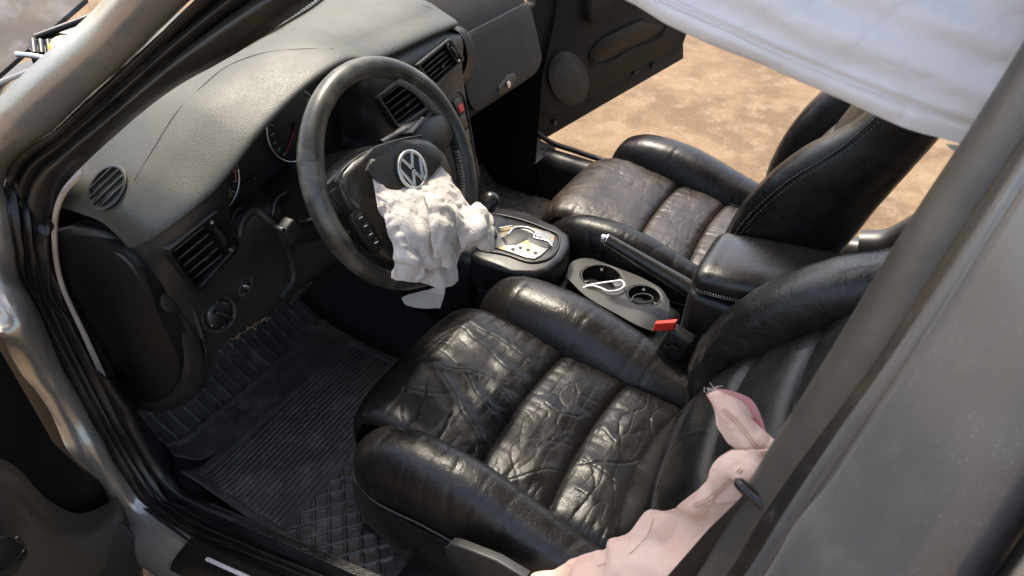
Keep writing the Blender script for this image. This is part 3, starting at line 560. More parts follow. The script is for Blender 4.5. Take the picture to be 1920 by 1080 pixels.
for k in (-1, 0, 1): rbox('dimmer_wheel', c + NS * .003 + k * .007 * V3([.75, 0, .66]), (.005, .014, .006), PGLOSS if k else SATIN, dm, bev=.0015, R=basis(V3([.75, 0, .66]), np.cross(NS, V3([.75, 0, .66])), NS))
# frayed lower edge of the knee panel
fr_ = []
for k in range(26):
    t = k / 25; x = 440 + 62 * t; y = 634 - 40 * t; p = at(x, y, Y=.40) ; q = p + _rng.normal(size=3) * .006
    fr_.append(tube_grid(np.array([p, (p + q) / 2 + _rng.normal(size=3) * .002, q]), .0009, 5))
multi('frayed_edge', fr_, mat('frayed_foam', (.30, .19, .10), .9), kp)
# end cap on the driver's side
ecp = [(106, 446), (150, 447), (200, 453), (250, 486), (282, 540), (296, 588), (318, 632), (336, 685), (322, 730), (285, 752), (232, 744)]
ec = slab('dash_end_cap', curve([at(x, y, X=-.694) for x, y in ecp], 120, closed=True), (-1, 0, 0), .03, PMAT, car, bev=.008, seg=4)
eo = [at(x, y, X=X) for x, y, X in ((106, 436, -.672), (150, 420, -.672), (205, 436, -.670), (272, 478, -.66), (322, 540, -.65), (338, 570, -.648), (346, 592, -.646), (360, 612, -.644), (376, 640, -.64), (387, 690, -.64), (372, 738, -.645), (330, 764, -.65), (262, 768, -.655))]
ei = [at(x, y, X=-.690) for x, y in ((106, 446), (150, 446), (200, 453), (250, 486), (280, 536), (289, 562), (296, 588), (306, 608), (318, 632), (336, 685), (322, 730), (285, 752), (232, 744))]
slab('dash_side_backing', [p + V3([.012, .004, 0]) for p in eo], (-1, 0, 0), .01, DASHLOW, ec)
strip('dash_end_rim', ei, eo, [(0, -.012), (.05, .002), (.15, .006), (.5, .010), (.85, .006), (1, -.004)], DASHLOW, ec, n=140, nv=30, thick=.004)
grid('dash_lower_side', loft([[at(322, 600, X=-.65), at(345, 606, X=-.645), at(376, 632, X=-.64), at(387, 690, X=-.64), at(372, 738, X=-.645)], [onface(352, 560), onface(385, 610), onface(405, 640), onface(420, 660) , onface(420, 700)]], 40, 12), DASHLOW, face, thick=.003)
# ------------------------------------------------------------------ passenger side pad and glovebox
PS = [(.185, .0), (.24, .0), (.34, .0), (.46, .0), (.56, .003), (.63, .012), (.68, .032), (.705, .07), (.712, .12)]
PP = [(.86, .755), (.66, .775), (.54, .762), (.462, .705), (.425, .635), (.398, .565), (.378, .505), (.385, .478), (.44, .46), (.60, .455)]
prow = [[V3([x, y + d, z - .6 * d]) for x, d in PS] for y, z in PP]
pp = grid('passenger_pad', loft(prow, 120, 110), PBRN, car, disp=lambda G, U, V: .0012 * fbm(G * 8, 2))
onpp = caster(pp)
lid = [(.440, .662, .34, .640), (.432, .648, .285, .668), (.420, .620, .250, .682), (.400, .568, .235, .684), (.384, .520, .235, .660), (.380, .505, .245, .625), (.379, .497, .27, .58)]
def lidrow(y, z, x0, x1, o, g=0.):
    xs_ = np.linspace(x0 - g, x1 + g, 24); return [V3([x, y - o + float(np.interp(x, [q[0] for q in PS], [q[1] for q in PS])), z - .6 * float(np.interp(x, [q[0] for q in PS], [q[1] for q in PS])) + o * .3]) for x in xs_]
gb = grid('glovebox_lid', loft([lidrow(*q, .005) for q in lid], 70, 40), PBRN, car, thick=.009)
tube('glovebox_gap', curve(np.vstack([[lidrow(*q, .003, .003)[0] for q in lid[::-1]], lidrow(*lid[0], .003, 0.)[1:-1], [lidrow(*q, .003, .003)[-1] for q in lid]]), 120), .0026, DIALF, gb, seg=8)
c = onpp(941, 160, .0075); nG = onpp(941, 160, .02) - onpp(941, 160, .0); nG /= np.linalg.norm(nG)
gh = slab('glovebox_handle', [onpp(x, y, .014) for x, y in ((924, 180), (928, 164), (945, 142), (957, 138), (961, 146), (952, 160))], nG, .006, PBLK, gb, bev=.0015)
spin('lock_barrel', [(.009, 0), (.009, .003), (.006, .004), (0, .004)], onpp(944, 157, .0145), nG, SATIN, gh, seg=20)
# dark pocket between the centre outlets and the pad
pk = grid('pad_gap', loft([[at(x, y, Y=.345) for x, y in ((846, 52), (862, 62), (874, 88), (876, 118), (862, 150), (836, 168))], [at(x, y, Y=.40) for x, y in ((852, 46), (872, 56), (888, 84), (892, 118), (886, 148), (850, 168))], [at(x, y, Y=.47) for x, y in ((852, 46), (872, 56), (888, 84), (892, 118), (886, 148), (850, 168))]], 40, 20), PBLK, car)
# centre stack: trim column with switches
def cs(x, y):  # the column leans: nearer towards the console
    return at(x, y, Y=.333 - .00042 * max(0, y - 180))
nS = V3([0, -.95, .3])
stk = slab('switch_column', [cs(x, y) for x, y in ((800, 215), (838, 182), (856, 168), (866, 176), (880, 230), (890, 290), (895, 340), (888, 392), (860, 400), (830, 330))], nS, .03, PBRN, car, bev=.005, seg=3)
tube('column_trim', curve([cs(x, y) + nS * .002 for x, y in ((838, 184), (856, 170), (865, 178), (878, 230), (888, 290), (893, 340), (889, 380))], 40), .003, PBLK, stk, seg=10)
for pts, m_ in ((((846, 190), (857, 181), (867, 206), (857, 216)), PBLK), (((858, 219), (868, 210), (874, 236), (865, 244)), PBLK), (((866, 248), (875, 240), (880, 264), (872, 272)), PBLK), (((873, 276), (881, 268), (886, 294), (879, 302)), PBRN), (((824, 205), (840, 192), (850, 216), (838, 232)), PBRN), (((842, 236), (854, 226), (862, 250), (852, 262)), PBRN)):
    bt_ = slab('dash_switch', [cs(x, y) + nS * .006 for x, y in pts], nS, .008, m_, stk, bev=.0012)
hz_ = slab('hazard_button', [cs(x, y) + nS * .0085 for x, y in ((854, 200), (862, 193), (866, 206), (858, 213))], nS, .004, REDH, stk, bev=.001)
spin('switch_print', [(.0035, 0), (.0035, .001), (0, .001)], cs(871, 256) + nS * .0062, nS, TICK, stk, seg=12)

# ------------------------------------------------------------------ steering wheel and column
WT = math.radians(27); WC = V3([-.362, .14, .68]); WR = V3([1., 0, 0]); WU = V3([0, math.sin(WT), math.cos(WT)]); WN = V3([0, -math.cos(WT), math.sin(WT)])
def wp(px_, py_, off=0.): return atp(px_, py_, WC + WN * off, WN)
def wl(a, b, off=0.): return WC + WR * a + WU * b + WN * off
ang = np.linspace(0, 2 * math.pi, 161)[:-1]
RC = .176
rr = np.zeros((160, 28, 3)); tt = np.linspace(0, 2 * math.pi, 28, endpoint=False)
for i, a in enumerate(ang):
    rad = math.cos(a) * WR + math.sin(a) * WU
    swell = 1 + .10 * (math.exp(-((math.degrees(a) - 30) / 14) ** 2) + math.exp(-((math.degrees(a) - 150) / 14) ** 2))
    for j, t in enumerate(tt): rr[i, j] = WC + rad * (RC + .0172 * swell * math.cos(t)) + WN * .0195 * swell * math.sin(t)
rr = np.concatenate([rr, rr[:1]], 0)
Vt = rr[:-1].reshape(-1, 3); fs_ = [[i * 28 + j, i * 28 + (j + 1) % 28, ((i + 1) % 160) * 28 + (j + 1) % 28, ((i + 1) % 160) * 28 + j] for i in range(160) for j in range(28)]
Nn_ = fbm(Vt * 60, 3)[:, None]; Vt = Vt + .0003 * Nn_
me = bpy.data.meshes.new('steering_wheel'); me.from_pydata(Vt.tolist(), [], fs_); me.update(); sw = link('steering_wheel', me, RIM, car)
# inner lacing beside the right-hand spoke
lace = []
for a0, a1, k in ((16, 60, 21), (-40, -8, 15)):
    for q in range(k):
        a = math.radians(a0 + (a1 - a0) * q / k); b = a + math.radians(1.1)
        for sgn in (1, -1):
            pa = WC + (math.cos(a) * WR + math.sin(a) * WU) * (RC - .0180) + WN * (.0060 + sgn * .0068); pb = WC + (math.cos(b) * WR + math.sin(b) * WU) * (RC - .0200) + WN * (.0045 + sgn * -.0068)
            lace.append(tube_grid(np.array([pa, (pa + pb) / 2 - (math.cos(a) * WR + math.sin(a) * WU) * .003, pb]), .0019, 6))
multi('rim_lacing', lace, mat('lacing_cord', (.16, .148, .125), .3), sw)  # black cord coloured lighter, its highlights put into the base colour
# spokes
def spoke(name, pts, m):
    A = curve([wl(*p[:2], p[2] + p[3]) for p in pts], 20); Bq = curve([wl(p[4], p[5], p[6] + p[3]) for p in pts], 20)
    return None
def plate(name, ab, off, th, m, parent, bev=.006, sm=0): return slab(name, [wl(a, b, off) for a, b in ab], WN, th, m, parent, bev=bev, seg=3, smooth_n=sm)
plate('spoke', [(-.168, .050), (-.10, .062), (-.06, .050), (-.06, -.02), (-.10, -.012), (-.165, .004)], .012, .022, LEA_SMOOTH, sw)
plate('spoke', [(.168, .050), (.165, .000), (.10, -.014), (.06, -.02), (.06, .050), (.10, .058)], .012, .022, LEA_SMOOTH, sw)
plate('spoke', [(-.125, -.09), (-.08, -.06), (-.02, -.10), (-.045, -.166), (-.085, -.152)], .006, .02, PBLK, sw)
plate('spoke', [(.125, -.09), (.085, -.152), (.045, -.166), (.02, -.10), (.08, -.06)], .006, .02, PBLK, sw)
sat = plate('spoke_insert', [(-.158, .040), (-.118, .045), (-.122, .020), (-.150, .012)], .0155, .006, PGRY, sw, bev=.002)
# hub pad, torn-open cover flap and badge
hub = slab('hub_pad', [wp(x, y, .030) for x, y in ((640, 338), (646, 322), (664, 300), (700, 278), (745, 262), (786, 254), (812, 262), (838, 284), (852, 318), (850, 360), (830, 420), (800, 470), (760, 492), (730, 488), (712, 470), (688, 430), (664, 395), (648, 362))], WN, .05, LEA_SMOOTH, sw, bev=.014, seg=4)
tube('hub_seam', curve([wp(x, y, .022) for x, y in ((640, 345), (638, 332), (660, 304), (698, 280), (750, 262), (790, 255))], 40), .0022, PBLK, hub, seg=8)
tube('hub_edge', curve([wp(x, y, .030) for x, y in ((641, 345), (650, 366), (666, 398), (690, 436))], 30), .0018, PBRN, hub, seg=8)
fl_o = [(690, 318), (694, 308), (699, 296), (705, 300), (730, 284), (765, 270), (796, 264), (818, 272), (834, 290), (828, 310), (812, 330), (796, 340), (775, 346), (760, 358), (744, 367), (732, 362), (710, 342)]
flp = slab('cover_flap', [wp(x, y, .052) for x, y in fl_o], WN + WU * .12, .008, LEA_SMOOTH, sw, bev=.004, seg=3)
BC = wp(772, 319, .0545); BR = .0325; BN = WN
def bp_(a, b, o=0.): return BC + BR * (a * WR + b * WU) + BN * o
bd = spin('badge', [(BR, -.004), (BR, .002), (BR * .97, .003), (BR * .84, .003), (BR * .80, .0012), (0, .0012)], BC, BN, PBLK, sw, seg=48)
G = np.stack([np.array([bp_(r * math.cos(t), r * math.sin(t), h) for t in np.linspace(0, 2 * math.pi, 61)]) for r, h in ((1.0, .001), (1.0, .0034), (.97, .0042), (.86, .0042), (.83, .0034), (.83, .001))])
grid('badge_ring', G, SATIN, bd)
def stroke(a, b, w_, name):
    a = V3(a); b = V3(b); d = (b - a) / np.linalg.norm(b - a); q = V3([-d[1], d[0]]) * w_ / 2
    return slab(name, [bp_(*(a + q), .0038), bp_(*(a - q), .0038), bp_(*(b - q), .0038), bp_(*(b + q), .0038)], BN, .003, SATIN, bd, bev=.0004, seg=1)
for a, b in (((-.40, .74), (-.03, .10)), ((.40, .74), (.03, .10)), ((-.80, .33), (-.36, -.74)), ((-.36, -.74), (-.02, -.04)), ((.02, -.04), (.36, -.74)), ((.36, -.74), (.80, .33))): stroke(a, b, .17, 'badge_stroke')
# switch pad on the hub's left
sp_ = slab('wheel_switch_panel', [wp(x, y, .034) for x, y in ((660, 402), (668, 394), (682, 394), (692, 402), (716, 444), (721, 460), (714, 472), (702, 470), (682, 448), (664, 418))], WN, .01, PGLOSS, sw, bev=.003)
for q in (((667, 405), (679, 399), (686, 412), (674, 419)), ((676, 422), (688, 415), (695, 427), (683, 434)), ((686, 437), (698, 430), (704, 442), (693, 450)), ((697, 453), (707, 445), (713, 458), (706, 465))):
    b_ = slab('wheel_switch', [wp(x, y, .0365) for x, y in q], WN, .004, PBLK, sp_, bev=.001)
    cq = np.mean(q, 0); tube('switch_symbol', np.array([wp(cq[0] - 3, cq[1] + 1, .037), wp(cq[0] + 3, cq[1] - 2, .037)]), .0008, TICK, b_, seg=6)
# raised lettering low on the hub
def lettering(txt, name, o, ex, ey, size, th, m, parent):
    cu = bpy.data.curves.new(name, 'FONT'); cu.body = txt; cu.size = size; cu.extrude = th; cu.align_x = 'CENTER'
    t_ = bpy.data.objects.new(name, cu); COL.objects.link(t_); bpy.context.view_layer.update()
    me = bpy.data.meshes.new_from_object(t_.evaluated_get(bpy.context.evaluated_depsgraph_get())); bpy.data.objects.remove(t_)
    ex = V3(ex, float); ex /= np.linalg.norm(ex); ey = V3(ey, float); ey -= (ey @ ex) * ex; ey /= np.linalg.norm(ey)
    R = basis(ex, ey, np.cross(ex, ey)).to_4x4(); R.translation = Vector(o); me.transform(R); me.name = name
    return link(name, me, m, parent, smooth=False)
lowp = slab('hub_lower', [wp(x, y, .012) for x, y in ((664, 430), (690, 440), (722, 480), (738, 505), (720, 512), (690, 500), (668, 470))], WN, .02, PBLK, sw, bev=.005)
e_ = wp(716, 498, .0125) - wp(676, 470, .0125)
lettering('AIRBAG', 'hub_lettering', wp(694, 490, .0126), e_, np.cross(WN, e_), .013, .0006, DASHLOW, lowp)
# column shroud, stalks
colC = WC - WN * .095
colm = grid('column_shroud', np.stack([tube_ for tube_ in [np.array([wl(w_ * np.sign(math.cos(t)) * abs(math.cos(t)) ** .6, h_ * np.sign(math.sin(t)) * abs(math.sin(t)) ** .6 - .012, -d) for t in np.linspace(0, 2 * math.pi, 36, endpoint=False)] )
    for w_, h_, d in ((.052, .050, .012), (.062, .056, .02), (.070, .062, .06), (.074, .066, .12), (.078, .07, .26))]]), PBLK, car, closed=True)
st1 = tube('wheel_stalk', curve([wl(-.06, .02, -.05), at(575, 418, Y=.235), at(556, 420, Y=.235)], 16), .007, PGLOSS, car, seg=12)
rbox('stalk_grip', at(541, 432, Y=.235), (.030, .022, .036), PGRY, st1, bev=.005, R=Matrix.Rotation(math.radians(-25), 3, 'Y'))
rbox('stalk_tip', at(529, 436, Y=.235), (.008, .020, .030), PGLOSS, st1, bev=.003, R=Matrix.Rotation(math.radians(-25), 3, 'Y'))
st2 = tube('wheel_stalk', curve([at(715, 268, Y=.245), at(735, 256, Y=.245), at(760, 246, Y=.245), at(790, 236, Y=.245)], 20), [.007] * 6 + list(np.linspace(.007, .015, 6)) + [.015] * 8, PBLK, car, seg=16, sq=.75)
spin('stalk_symbol', [(.0045, 0), (.0045, .0006), (.003, .0006), (.003, 0)], at(762, 244, Y=.2305), (-.3, -.9, .35), TICK, st2, seg=16)
for k in range(4):
    a = at(792 + 7 * k, 222 + 0 * k, Y=.236); b = at(800 + 6.5 * k, 246 - 2 * k, Y=.236)
    tube('stalk_rib', np.array([a, b]), .0042, PBRN, st2, seg=8)
# ignition surround ridge left of the column
tube('shroud_lip', curve([at(512, 402, Y=.33), at(516, 380, Y=.33), at(548, 356, Y=.33), at(580, 340, Y=.33)], 24), .005, PBLK, colm, seg=10)
# pedals in the dark footwell
for x, y0, wd in ((-.33, .60, .09), (-.22, .58, .05)):
    pdl = rbox('pedal', (x, y0, .14), (wd, .012, .07), MATR, car, bev=.004, R=Matrix.Rotation(math.radians(35), 3, 'X'))
    tube('pedal_arm', curve([V3([x, y0 + .01, .14]), V3([x, y0 + .10, .26]), V3([x, y0 + .12, .42])], 12), .008, PBLK, pdl, seg=8)

# ------------------------------------------------------------------ front seats: modelled once per side, outer side towards -x in the seat's own frame
def build_seat(name, ox, oy, m, mi, mb, mside, seed, creases=(), lift=0., lean=25, by=-.405, near=-1):
    def W(P): P = np.asarray(P, float); return np.stack([ox + m * P[..., 0], oy + P[..., 1], P[..., 2] + lift], -1)
    base = rbox(name, W(V3([.012, -.20, .12])), (.48, .50, .17), PBLK, car, bev=.03)
    rbox('seat_rail', W(V3([-.20, -.16, .02])), (.04, .50, .04), PBLK, base, bev=.006); rbox('seat_rail', W(V3([.20, -.16, .02])), (.04, .50, .04), PBLK, base, bev=.006)
    prof = curve([V3([0, y, z]) for y, z in ((.105, .14), (.124, .20), (.124, .262), (.098, .308), (.05, .328), (-.02, .326), (-.145, .308), (-.275, .293), (-.39, .286), (-.52, .288))], 400)
    seams = (.30, -.145, -.275, -.392, -.60)
    for k in range(4):
        sel = prof[(prof[:, 1] <= seams[k]) & (prof[:, 1] >= seams[k + 1])] if k else prof[prof[:, 1] >= seams[1]]
        if len(sel) < 5: continue
        nv = 150 if k == 0 else 70; nu = 190
        sel = curve(sel, nv); xs = np.linspace(-.182 if near < 0 else -.168, .168 if near < 0 else .182, nu)
        G = np.stack([np.stack([xs, np.full(nu, p[1]), np.full(nu, p[2])], -1) for p in sel])
        # the pleat seams bow slightly forward in the middle
        bow = .012 * (1 - (xs / .168) ** 2); 
        if k: G[..., 1] += bow[None, :] * np.linspace(1, 1, nv)[:, None]
        else: G[..., 1] += bow[None, :] * np.linspace(.6, 1, nv)[:, None]
        def disp(G, U, V):
            x = G[..., 0]; e = np.minimum((.168 if near < 0 else .182) - x, (.182 if near < 0 else .168) + x)
            lx = .020 * np.exp(-np.maximum(e, 0) / .010)
            s = np.linspace(0, 1, G.shape[0])[:, None] * (np.linalg.norm(np.diff(G[:, 0], axis=0), axis=1).sum())
            L_ = s[-1, 0]; dv_ = (L_ - s) if k == 0 else np.minimum(s, L_ - s)
            ls = .013 * np.exp(-np.maximum(dv_, 0) / .007)
            puff = .005 * np.clip(dv_ / .05, 0, 1) * np.clip(e / .07, 0, 1)
            P = W(G)
            msk = np.clip(noise(P * 6 + 40 + seed) * 3 + .5, 0, 1)
            wr = .0026 * fbm(P * V3([8, 11, 8]) + seed, 3) - .0006 * ridge(P * V3([7, 5, 6]) + seed, .018) - .0006 * ridge(P * V3([9, 20, 10]) + seed * 2, .024) * msk - .0004 * ridge(P * V3([24, 16, 20]) + 3 + seed, .04) * msk - .0004 * ridge(P * V3([16, 44, 20]) + 13 + seed, .06) + .09 * facets(P, seed, 4, .09, .03) * msk
            gat = -.004 * np.clip(1 - e / .06, 0, 1) * np.maximum(0, noise(np.stack([x * 6, G[..., 1] * 55, x * 0 + seed], -1))) * 2
            gat2 = -.003 * np.clip(1 - dv_ / .05, 0, 1) * np.maximum(0, noise(np.stack([x * 48, G[..., 1] * 7, x * 0 + seed + 4], -1))) * 2
            cr = np.zeros_like(x); Pq = P[..., :2] + .009 * np.stack([noise(P * 22 + 3), noise(P * 22 + 8)], -1)
            for pts, amp, wdt in creases:
                Q = np.array(pts)
                d = np.full(x.shape, 9.)
                for a, b in zip(Q[:-1], Q[1:]):
                    ab = b - a; t = np.clip(((Pq[..., 0] - a[0]) * ab[0] + (Pq[..., 1] - a[1]) * ab[1]) / (ab @ ab), 0, 1)
                    d = np.minimum(d, np.hypot(Pq[..., 0] - a[0] - t * ab[0], Pq[..., 1] - a[1] - t * ab[1]))
                cr += (.55 * amp * np.exp(-(d / (1.5 * wdt)) ** 2) - .0010 * np.exp(-(d / .0016) ** 2)) if amp > 0 else .5 * amp * np.exp(-(d / .0022) ** 2)
            return -(lx + ls) + puff + wr + gat + gat2 + cr
        N0 = normals(G); D = disp(G, *uvgrid(G)); sgn = 1 if N0[nv // 2, nu // 2, 2] > 0 else -1
        G2 = W(G + N0 * sgn * D[..., None])
        grid('cushion_panel', G2, mi, base, thick=.006)
    # side bolsters of the cushion
    for sx in (-1, 1):
        bc = .228 if sx != near else .208; bw = 1.12 if sx != near else .80; lo = 0. if sx != near else .030; so2 = bc - .238 + (bw - 1) * .07
        cst = [(.088, .010, .262, .20), (.082, .034, .308, .165), (.062, .054, .343, .14), (.02, .066, .368, .13), (-.06, .070, .380, .13), (-.14, .069, .374, .13), (-.24, .066, .348, .13), (-.34, .058, .318, .13), (-.42, .045, .292, .14), (-.46, .015, .27, .18)]
        ring = []
        for y, w_, zt, zb in cst:
            zt = zt - lo * min(1, (zt - .255) / .08); y = y - (.012 if lo else 0)
            a = np.linspace(0, 2 * math.pi, 48, endpoint=False); ca, sa = np.cos(a), np.sin(a); e = 2 / 2.5
            cx = sx * (bc + .004 * math.sin(y * 8)); px_ = cx + bw * w_ * np.sign(ca) * np.abs(ca) ** e; pz = (zt + zb) / 2 + (zt - zb) / 2 * np.sign(sa) * np.abs(sa) ** e
            px_ = px_ + sx * -.012 * (pz - .25) / .1 * 0
            ring.append(np.stack([px_, np.full(48, y), pz], -1))
        R = np.stack(ring); R = np.stack([curve(R[:, i], 150) for i in range(48)], 1); R = np.stack([curve(R[j], 120, closed=True) for j in range(150)])
        P = W(R); N0 = normals(R); cen = R.mean(1, keepdims=True); sg_ = np.sign((N0 * (R - cen)).sum(-1).mean()); 
        d = .0016 * fbm(P * 8 + seed, 3) - .0011 * ridge(P * V3([2.5, 12, 2.5]) + seed, .03) - .0006 * ridge(P * V3([6, 24, 6]) + seed + 9, .04) * np.clip(noise(P * 7 + 9) * 3 + .4, 0, 1) 
        bl = grid('cushion_bolster', W(R + N0 * sg_ * d[..., None]), mb, base, closed=True)
        # piping seam where the bolster meets the side skirt
        zz = W(np.stack([np.full(40, sx * .302), np.linspace(.02, -.40, 40), np.full(40, .222) + .012 * np.sin(np.linspace(0, 3, 40))], -1))
        tube('seam_piping', curve([W(V3([sx * (q[0] + so2), q[1], q[2]])) for q in ((.235, .094, .205), (.285, .066, .215), (.308, .02, .225), (.311, -.10, .232), (.307, -.25, .232), (.295, -.36, .235))], 60), .0026, mb, bl, seg=8)
        tube('insert_seam', curve([W(V3([sx * .160, y, z - .012])) for y, z in ((.11, .245), (.09, .295), (.04, .322), (-.06, .316), (-.2, .302), (-.36, .292))], 60), .0020, mb, bl, seg=8)
        # skirt
        sk = grid('side_skirt', loft([[W(V3([sx * (q[0] + so2), q[1], .222])) for q in ((.20, .098), (.285, .066), (.304, .01), (.306, -.2), (.300, -.42))], [W(V3([sx * (q[0] + so2 + .004), q[1], .15])) for q in ((.20, .098), (.285, .066), (.304, .01), (.306, -.2), (.300, -.42))], [W(V3([sx * (q[0] + so2 - .02), q[1] - .01, .05])) for q in ((.20, .09), (.28, .06), (.30, .01), (.302, -.2), (.300, -.42))]], 50, 24), mside, base, thick=.005)
    # backrest, leaning back
    th = math.radians(lean); bo = V3([0, by, .285]); bu = V3([0, -math.sin(th), math.cos(th)]); bn = V3([0, math.cos(th), math.sin(th)])
    def Bk(x, h, n): return W(bo + V3([1., 0, 0]) * x + bu * h + bn * n)
    rbox('back_shell', np.array(Bk(0, .33, -.06)), (.44, .07, .62), PBLK, base, bev=.03, R=Matrix.Rotation(th, 3, 'X'))
    hs = np.linspace(-.02, .62, 150); xs = np.linspace(-.165, .165, 130)
    Xb, Hb = np.meshgrid(xs, hs); Nb = .010 + .022 * (1 - (Xb / .165) ** 2) - .016 * np.exp(-(.165 - np.abs(Xb)) / .012) + .03 * np.exp(-((Hb - .15) / .14) ** 2) - sum(.014 * np.exp(-np.abs(Hb - q) / .01) for q in (.09, .21, .33))
    G = W(bo + Xb[..., None] * V3([1., 0, 0]) + Hb[..., None] * bu + Nb[..., None] * bn)
    grid('backrest_panel', G, mi, base, thick=.006, disp=lambda G, U, V: .0015 * fbm(G * 8 + seed, 2) - .0008 * ridge(G * V3([6, 6, 12]) + seed, .025))
    for sx in (-1, 1):
        ring = []
        for h, w_, d0, d1 in ((-.03, .03, -.07, .0), (.0, .052, -.09, .04), (.05, .064, -.10, .080), (.14, .072, -.105, .104), (.25, .070, -.105, .104), (.36, .064, -.10, .078), (.46, .054, -.10, .03), (.56, .048, -.095, .01), (.63, .03, -.08, -.01), (.645, .008, -.06, -.03)):
            a = np.linspace(0, 2 * math.pi, 60, endpoint=False); ca, sa = np.cos(a), np.sin(a); e = 2 / 3.0
            d1 = d1 if sx != near or m < 0 else d0 + (d1 - d0) * .50
            ring.append(np.array([Bk(sx * (.222 if sx != near or m < 0 else .236) + w_ * (1 if sx != near or m < 0 else .7) * np.sign(c_) * abs(c_) ** e, h, (d0 + d1) / 2 + (d1 - d0) / 2 * np.sign(s_) * abs(s_) ** e) for c_, s_ in zip(ca, sa)]))
        R = np.stack(ring); R = np.stack([curve(R[:, i], 130) for i in range(60)], 1); R = np.stack([curve(R[j], 110, closed=True) for j in range(130)])
        P = R; N0 = normals(R); cen = R.mean(1, keepdims=True); sg_ = np.sign((N0 * (R - cen)).sum(-1).mean())
        hh = np.linspace(0, 1, 130)[:, None]
        d = .0018 * fbm(P * 9 + seed, 3) - .0020 * np.exp(-((hh - .22) / .14) ** 2) * (ridge(P * V3([24, 24, 20]) + seed, .06) + ridge(P * V3([40, 40, 30]) + seed + 2, .09)) * (1 if sx > 0 else .3) - .0006 * ridge(P * V3([9, 9, 16]) + seed, .03)
        bl = grid('backrest_bolster', R + N0 * sg_ * d[..., None], mside if False else mb, base, closed=True)
        # twin seam with stitches along the bolster's front edge
        for off in (.000, .010):
            pth = curve([Bk(sx * (.222 - sx * 0 + q[0]) if False else sx * .222 + (-m * 0 + (1 if sx > 0 else -1) * q[0]), q[1], (q[2] if sx != near or m < 0 else -.05) - off) for q in ((.050, .02, .046), (.0625, .10, .075), (.0625, .20, .086), (.058, .32, .066), (.052, .44, .022), (.046, .56, .002))], 140)
            pth = pth + 0
            if off == 0: tube('bolster_seam', pth, .0018, mb, bl, seg=8)
            multi('bolster_stitching', [tube_grid(np.array([pth[i], pth[i + 1]]) + (V3([m * sx * .0022, 0, 0]) + V3([0, .001, .001])), .0009, 5) for i in range(0, 138, 2)], THREAD, bl)
    hr = rbox('headrest', np.array(Bk(0, .76, -.03)), (.26, .10, .17), mb, base, bev=.04, R=Matrix.Rotation(th, 3, 'X'), seg=5)
    for x in (-.06, .06): tube('headrest_post', np.array([Bk(x, .6, -.04), Bk(x, .70, -.03)]), .006, CHROME, hr, seg=10)
    return base
def sx_(pts): return [at(x, y, Z=.335)[:2] for x, y in pts]
CR = [(sx_([(818, 690), (840, 725), (862, 760), (885, 790), (905, 830)]), 0.0052, 0.0080), (sx_([(790, 690), (840, 690), (900, 700), (950, 708)]), 0.0040, 0.0080),
      (sx_([(868, 620), (910, 655), (950, 685), (985, 705)]), 0.0057, 0.0100), (sx_([(885, 612), (930, 635), (975, 660), (1005, 678)]), 0.0046, 0.0080), (sx_([(870, 700), (895, 735), (925, 765)]), 0.0046, 0.0080), (sx_([(930, 720), (955, 740)]), 0.0040, 0.0080),
      (sx_([(800, 712), (790, 760), (778, 800)]), -0.0024, 0.0030), (sx_([(850, 770), (835, 800), (820, 820)]), -0.0024, 0.0030), (sx_([(760, 730), (752, 780), (760, 800)]), -0.0024, 0.0030),
      (sx_([(750, 795), (800, 815), (850, 850), (890, 885)]), 0.0069, 0.0140), (sx_([(1020, 740), (1050, 755), (1085, 758)]), 0.0046, 0.0120), (sx_([(935, 880), (990, 870), (1050, 855)]), 0.0034, 0.0080),
      (sx_([(1100, 835), (1140, 860), (1170, 885)]), 0.0046, 0.0120), (sx_([(1090, 840), (1150, 845), (1215, 830)]), -0.0024, 0.0030), (sx_([(1140, 780), (1160, 800)]), 0.0034, 0.0080), (sx_([(1085, 890), (1110, 902)]), 0.0034, 0.0080)]
ds = build_seat('driver_seat', -.385, 0., 1, LEA, LEA_WORN, LEA_SMOOTH, 3.1, CR, lean=30, by=-.415)
ps = build_seat('passenger_seat', .395, .030, -1, LEA_BROWN, LEA, LEA_SMOOTH, 11.7, lean=17, by=-.41, near=1)
slab('seat_lever', [at(x, y, X=-.68) for x, y in ((832, 1030), (842, 1020), (860, 1024), (930, 1052), (985, 1085), (970, 1110), (900, 1085), (842, 1056))], (-1, 0, .3), .018, PGRY, ds, bev=.005, seg=3)

# ------------------------------------------------------------------ centre console
def zp(pts, Z): return [at(x, y, Z=Z) for x, y in pts]
tun = rbox('centre_console', (.012, .02, .13), (.19, .62, .25), PBLK, car, bev=.03)
ctr_f = rbox('console_front', (.0, .26, .22), (.20, .22, .25), PBLK, tun, bev=.03)
selo = zp([(860, 470), (862, 400), (885, 380), (925, 383), (990, 400), (1045, 420), (1068, 438), (1070, 458), (1058, 482), (1030, 506), (1005, 514), (960, 506), (900, 490)], .338)
sel = slab('selector_housing', selo, (0, 0, 1), .07, PBLK, car, bev=.016, seg=5)
seli = zp([(885, 462), (890, 412), (915, 402), (960, 408), (1020, 428), (1046, 440), (1048, 456), (1022, 488), (1000, 492), (950, 478)], .340)
multi('housing_step', [tube_grid(curve(seli, 80, closed=True).tolist() + [curve(seli, 80, closed=True)[0]], .003, 8)], PBLK, sel)
gp_o = zp([(927, 452), (940, 430), (962, 421), (985, 424), (1030, 434), (1040, 442), (1038, 456), (1015, 478), (1002, 485), (985, 482), (950, 470), (928, 464)], .342)
gpl = slab('gate_plate', gp_o, (0, 0, 1), .004, GATE, sel, bev=.0015)
def slot(px_, name='gate_slot', r=.0055):
    tube(name, curve(zp(px_, .3425), 16), [r] * 16, DIALF, gpl, seg=8, sq=.25)
